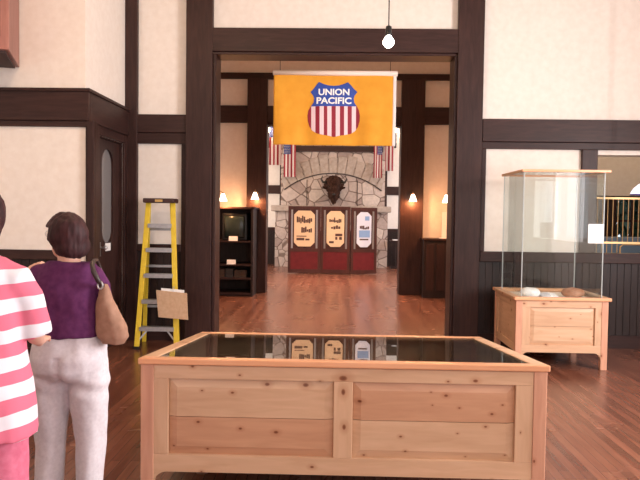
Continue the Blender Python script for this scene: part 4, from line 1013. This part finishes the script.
def person_body(mb, H, arms, legs, k=1.0, turn=0.0, hx=0.0):
    """arms: [(shoulder, elbow, wrist, hand dir, thumb side)], legs: [(hip, knee, ankle)]"""
    s = H/1.62
    rings = [ell(0, .0, .80*s, .150*k, .11*k), ell(0, 0, .90*s, .165*k, .125*k), ell(0, .01, 1.02*s, .135*k, .105*k), ell(0, .01, 1.18*s, .15*k, .115*k), ell(0, 0, 1.285*s, .150*k, .085*k), ell(0, 0, 1.345*s, .085, .06)]
    mb.loft(rings)
    mb.tube([(0, 0, 1.33*s), (hx*.5, .012, 1.41*s), (hx, .02, 1.46*s)], [.058, .052, .052], 16)
    hc = Vector((hx, .025, H-.125)); R = Matrix.Rotation(turn, 3, 'Z')
    mb.ball(hc, (.073, .092, .112), 22, rot=R)
    mb.ball(hc + R @ Vector((0, .045, -.06)), (.050, .045, .055), 14, rot=R)           # jaw
    mb.tube([hc + R @ Vector((0, .088, .02)), hc + R @ Vector((0, .108, -.022)), hc + R @ Vector((0, .088, -.030))], [.009, .013, .010], 8)   # nose
    mb.ball(hc + R @ Vector((0, .083, -.058)), (.024, .010, .009), 10, rot=R)          # mouth
    for sx in (-1, 1): mb.ball(hc + R @ Vector((sx*.075, -.005, -.01)), (.010, .020, .031), 10, rot=R)
    for sh, el, wr, hd, up, side in arms:
        sh, el, wr = Vector(sh), Vector(el), Vector(wr)
        mb.tube([Vector((sh.x*.65, sh.y, sh.z-.035)), sh-Vector((0,0,.04)), sh.lerp(el, .5), el, el.lerp(wr, .3), wr], [.038, .040, .042, .038, .037, .025], 14)
        hand(mb, wr, Vector(hd), Vector(up), side)
    for hp, kn, an in legs:
        hp, kn, an = Vector(hp), Vector(kn), Vector(an)
        mb.tube([hp+Vector((0,0,.06)), hp, hp.lerp(kn, .5), kn, kn.lerp(an, .35), an], [.085, .088, .072, .055, .055, .038], 16)
    return hc, R
def shoes(root, ankles, m):
    for an in ankles:
        an = Vector(an); mb = MB(); c = Vector((an.x, an.y, 0))
        out = []
        for z, g in ((0, 1.0), (.02, 1.03), (.045, .95), (.075, .62)):
            out.append([c + Vector((.045*g*math.cos(t)*(1.05 if math.sin(t) > 0 else .85), (.155 if math.sin(t) > 0 else .085)*g*math.sin(t), z)) for t in [2*PI*k/20 for k in range(20)]])
        mb.loft(out).build('shoe', m, root, smooth=True)
def leg_cloth(mb, hip, knee, hem, r):
    mb.tube([hip+Vector((0,0,.03)), hip, hip.lerp(knee, .5), knee, knee.lerp(hem, .5), hem], r, 24)
    return mb
def folds(amp, sc, st=(1,1,.45)):
    return lambda p: amp*(noise.noise(Vector((p.x*sc*st[0], p.y*sc*st[1], p.z*sc*st[2]))) + .5*noise.noise(Vector((p.x*sc*2.2, p.y*sc*2.2, p.z*sc*1.3+4))))
def face_marks(root, hc, HR):
    for sx in (-1, 1):
        e = MB().ball(hc + HR @ Vector((sx*.032, .074, .014)), .0115, 12).build('eye', plain('eye white', (.7,.66,.63), .2), root, smooth=True)
        MB().ball(hc + HR @ Vector((sx*.032, .0835, .014)), (.0052, .003, .0052), 10, rot=HR).build('pupil', plain('brown iris', (.035,.018,.012), .2), e)
        MB().tube([hc + HR @ Vector((sx*(.018+.009*k), .086-.0035*k*k*.6, .031+.003*(1-(k-1)**2))) for k in range(4)], [.002,.0028,.0028,.0015], 6).build('eyebrow', dark_hair, root)
    MB().ball(hc + HR @ Vector((0, .0925, -.058)), (.021, .004, .0065), 12, rot=HR).build('lips', plain('lips', (.42,.13,.12), .5), root, smooth=True)
dark_hair = noisy('dark brown hair', (.020,.007,.008), (.055,.018,.020), 45, .62, .5, (1,1,.2), dist=.006, spec=.25)
def hair_fn(p): return .005*noise.noise(Vector((p.x*60, p.y*60, p.z*14))) + .006*noise.noise(p*16)

# --- woman in the purple shirt
wp = empty('person', (0,0,0), 'woman with short dark hair, purple shirt and off-white trousers, seen from behind', 'person'); ORG[wp.name] = Vector((0,0,0))
legs = [((-.088,0,.80), (-.098,.0,.45), (-.105,-.02,.09)), ((.095,0,.80), (.108,.0,.45), (.100,-.03,.09))]
arms = [((-.165,0,1.29), (-.235,.10,1.07), (-.345,.31,1.25), (-.1,.8,.5), (-.3,-.4,.9), -1), ((.122,0,1.285), (.115,.15,1.06), (.03,.34,1.12), (-.8,.5,.1), (0,.2,1), 1)]
mb = MB(); hc, HR = person_body(mb, 1.60, arms, legs, 1.0, 1.08, -.018)
remeshed(mb, 'body', skin, .0065, 5, wp)
pants = MB(); pants.loft([ell(0, 0, .765, .150, .11), ell(0, -.01, .82, .180, .145), ell(0, -.012, .88, .186, .150), ell(0, 0, .95, .176, .135), ell(0, .0, 1.02, .158, .122)])
for (h, k_, a), dx in zip(legs, (-1, 1)):
    pants.tube([Vector((h[0], -.005, .86)), Vector((h[0]+dx*.004, -.005, .76)), Vector((h[0]+dx*.004, 0, .62)), Vector(k_), Vector((k_[0], -.012, .28)), Vector((a[0], -.02, .07))], [.098, .098, .088, .074, .068, .066], 24)
cream = noisy('off white twill', (.58,.54,.57), (.68,.64,.67), 60, .85, .15, dist=.003)
def pfold(p):
    q = folds(.010, 9)(p); cr = -.012*math.exp(-(p.x/.016)**2)*(1 if p.y < 0 and .76 < p.z < .90 else 0)
    w = .006*math.sin(p.z*55+p.x*20)*math.exp(-((p.z-.74)/.06)**2)
    return q + cr + w
remeshed(pants, 'trousers', cream, .009, 5, wp, pfold)
shirt = MB(); shirt.loft([ell(0, 0, .985, .172, .138), ell(0, 0, 1.04, .170, .138), ell(-.004, .0, 1.12, .166, .134), ell(-.008, 0, 1.22, .162, .128), ell(-.010, 0, 1.29, .152, .105), ell(0, .0, 1.335, .130, .088), ell(0.004, .008, 1.352, .104, .078)])
for sh, el, wr, *_ in arms:
    sh, el = Vector(sh), Vector(el); shirt.tube([Vector((sh.x*.55, 0, 1.285)), Vector((sh.x*.88, 0, 1.268)), sh.lerp(el, .25), sh.lerp(el, .9)], [.064, .070, .066, .064], 18)
purple = noisy('plum purple jersey', (.085,.018,.075), (.12,.030,.10), 40, .9, .1, dist=.003, spec=.2)
remeshed(shirt, 'shirt', purple, .009, 5, wp, folds(.009, 10, (1,1,.7)))
hr = MB(); hr.ball(hc+Vector((0,-.012,.012)), (.096,.112,.112), 24, rot=HR); hr.ball(hc+HR @ Vector((0,-.045,-.045)), (.090,.064,.072), 18, rot=HR)
hr.ball(hc+HR @ Vector((.04,-.01,-.045)), (.052,.07,.07), 16, rot=HR); hr.ball(hc+HR @ Vector((-.045,-.02,-.04)), (.048,.06,.06), 16, rot=HR)
dark_hair = noisy('dark brown hair', (.020,.007,.008), (.055,.018,.020), 45, .62, .5, (1,1,.2), dist=.006, spec=.25)
ho = remeshed(hr, 'hair', dark_hair, .008, 3, wp, hair_fn)
# clear the face
inv = HR.transposed()
for v in ho.data.vertices:
    q = inv @ (v.co - hc)
    lim = .030 if q.z > -.02 else .012
    if q.y > lim and q.z < .045: v.co = hc + HR @ Vector((q.x*.86, lim, q.z))
gl_ = MB()
for sx in (-1, 1):
    c = hc + HR @ Vector((sx*.033, .097, .012)); gl_.tube([c + HR @ Vector((.023*math.cos(t), 0, .017*math.sin(t))) for t in [2*PI*k/16 for k in range(17)]], .0022, 6)
    gl_.tube([hc + HR @ Vector((sx*.058, .098, .014)), hc + HR @ Vector((sx*.082, .05, .012)), hc + HR @ Vector((sx*.084, -.01, .004))], .002, 6)
gl_.tube([hc + HR @ Vector((-.01, .104, .016)), hc + HR @ Vector((.01, .104, .016))], .002, 6); gl_.build('glasses', M['steel'], wp)
face_marks(wp, hc, HR)
shoes(wp, [l[2] for l in legs], plain('white shoe', (.6,.58,.56), .6))
wp.location = (AX(69.5, 340, 3.2), 3.2, 0)
# her bag: world coordinates
WPc = wp.location
bg = empty('shoulder_bag', (AX(113, 330, 3.2), 3.17, AZ(113, 343, 3.2)), 'tan slouchy shoulder bag with dark strap on the purple-shirted woman\'s right shoulder', 'bag')
bs = [(105.5, 284, 3, .02), (106, 292, 6, .03), (107, 301, 8.5, .042), (110.5, 314, 12.5, .052), (114, 327, 16, .058), (115, 336, 16.2, .055), (114.5, 343, 11, .04)]
rings = []
for px, py, hw, dpt in bs:
    q = at(px, py, 3.17); rings.append(ell(q.x, 3.15, q.z, hw/205, dpt, 28))
mb = MB().loft(rings[::-1]); bag = remeshed(mb, 'pouch', noisy('tan suede', (.28,.15,.095), (.36,.20,.135), 30, .8, .15, dist=.004), .008, 4, None, folds(.008, 13), org=bg.location)
bag.parent = bg; bag.location = (0,0,0)
def sp(px, py, y): v = at(px, py, 3.17); return Vector((v.x, y, v.z))
mb = MB()
mb.tube([sp(106, 288, 3.15), sp(104, 279, 3.09), sp(100, 270, 3.085), sp(96, 263.5, 3.12), sp(94, 260.5, 3.17), sp(92.5, 261, 3.23), sp(92, 268, 3.275), sp(96, 279, 3.27), sp(103, 289, 3.20)], [.012,.012,.013,.012,.010,.009,.008,.008,.009], 8)
mb.build('strap', plain('dark brown strap', (.035,.02,.018), .5), bg, smooth=True)
mb = MB(); mb.tube([sp(105.5+4*math.cos(t)*.6, 284+3.5*math.sin(t), 3.10) for t in [2*PI*k/14 for k in range(15)]], .0045, 6).build('ring', M['steel'], bg)
# --- woman in the striped shirt
wsn = empty('person', (0,0,0), 'person in a pink and white striped shirt and pink trousers at the left edge', 'person'); ORG[wsn.name] = Vector((0,0,0))
legs = [((-.09,0,.84), (-.10,0,.47), (-.10,-.02,.09)), ((.09,0,.84), (.10,0,.47), (.10,-.02,.09))]
arms = [((-.165,0,1.36), (-.20,.05,1.10), (-.14,.26,1.02), (.2,.9,0), (0,.2,1), -1), ((.165,0,1.36), (.195,.06,1.10), (.12,.27,1.03), (-.3,.9,0), (0,.2,1), 1)]
mb = MB(); hc, HR = person_body(mb, 1.70, arms, legs, .98, .35); remeshed(mb, 'body', skin, .0065, 5, wsn)
m, nt, b = mat('pink and white striped jersey'); co = coords(nt); sx_ = N(nt, 'ShaderNodeSeparateXYZ'); nt.links.new(co, sx_.inputs[0])
nz = N(nt, 'ShaderNodeTexNoise'); nz.inputs['Scale'].default_value = 5; nt.links.new(co, nz.inputs['Vector'])
ma = N(nt, 'ShaderNodeMath', operation='MULTIPLY_ADD'); ma.inputs[1].default_value = .035; nt.links.new(nz.outputs['Fac'], ma.inputs[0]); nt.links.new(sx_.outputs[2], ma.inputs[2])
tl = N(nt, 'ShaderNodeMath', operation='MULTIPLY_ADD'); tl.inputs[1].default_value = -.10; nt.links.new(sx_.outputs[0], tl.inputs[0]); nt.links.new(ma.outputs[0], tl.inputs[2])
md = N(nt, 'ShaderNodeMath', operation='PINGPONG'); md.inputs[1].default_value = .056; nt.links.new(tl.outputs[0], md.inputs[0])
gt = N(nt, 'ShaderNodeMath', operation='GREATER_THAN'); gt.inputs[1].default_value = .028; nt.links.new(md.outputs[0], gt.inputs[0])
nt.links.new(mixc(nt, gt.outputs[0], (.74,.70,.75), (.68,.15,.23)), b.inputs['Base Color']); b.inputs['Roughness'].default_value = .85
striped = m
st = MB(); st.loft([ell(.005, 0, .700, .220, .165), ell(.003, 0, .80, .212, .165), ell(0, 0, .92, .200, .155), ell(0, 0, 1.05, .180, .142), ell(0, 0, 1.20, .180, .142), ell(0, 0, 1.33, .175, .118), ell(0, 0, 1.385, .140, .095), ell(0, .01, 1.42, .095, .08)])
for sh, el, wr, *_ in arms:
    sh, el = Vector(sh), Vector(el); st.tube([Vector((sh.x*.55, 0, 1.35)), Vector((sh.x*.9, 0, 1.325)), sh.lerp(el, .4), sh.lerp(el, 1.0)], [.066, .070, .066, .070], 18)
remeshed(st, 'shirt', striped, .010, 5, wsn, folds(.010, 8, (1,1,.6)))
pk = MB(); pk.loft([ell(0, 0, .80, .165, .12), ell(0, -.01, .88, .18, .145), ell(0, 0, 1.0, .16, .125)])
for (h, k_, a), dx in zip(legs, (-1, 1)): pk.tube([Vector((h[0], 0, .90)), Vector((h[0], 0, .78)), Vector(k_), Vector((a[0], -.02, .07))], [.096, .098, .088, .085], 24)
remeshed(pk, 'trousers', noisy('pink cotton', (.56,.12,.20), (.64,.17,.26), 40, .85, .1), .010, 5, wsn, folds(.010, 8))
hr = MB(); hr.ball(hc+Vector((0,-.01,.01)), (.092,.108,.118), 24); hr.ball(hc+HR @ Vector((0,-.045,-.05)), (.080,.06,.07), 18)
ho = remeshed(hr, 'hair', dark_hair, .008, 3, wsn, hair_fn)
for v in ho.data.vertices:
    q = HR.transposed() @ (v.co - hc)
    if q.y > .035 and q.z < .050: v.co = hc + HR @ Vector((q.x*.86, .035, q.z))
face_marks(wsn, hc, HR)
shoes(wsn, [l[2] for l in legs], plain('grey shoe', (.3,.3,.32), .6))
wsn.location = (AX(-21, 340, 2.55), 2.55, 0)
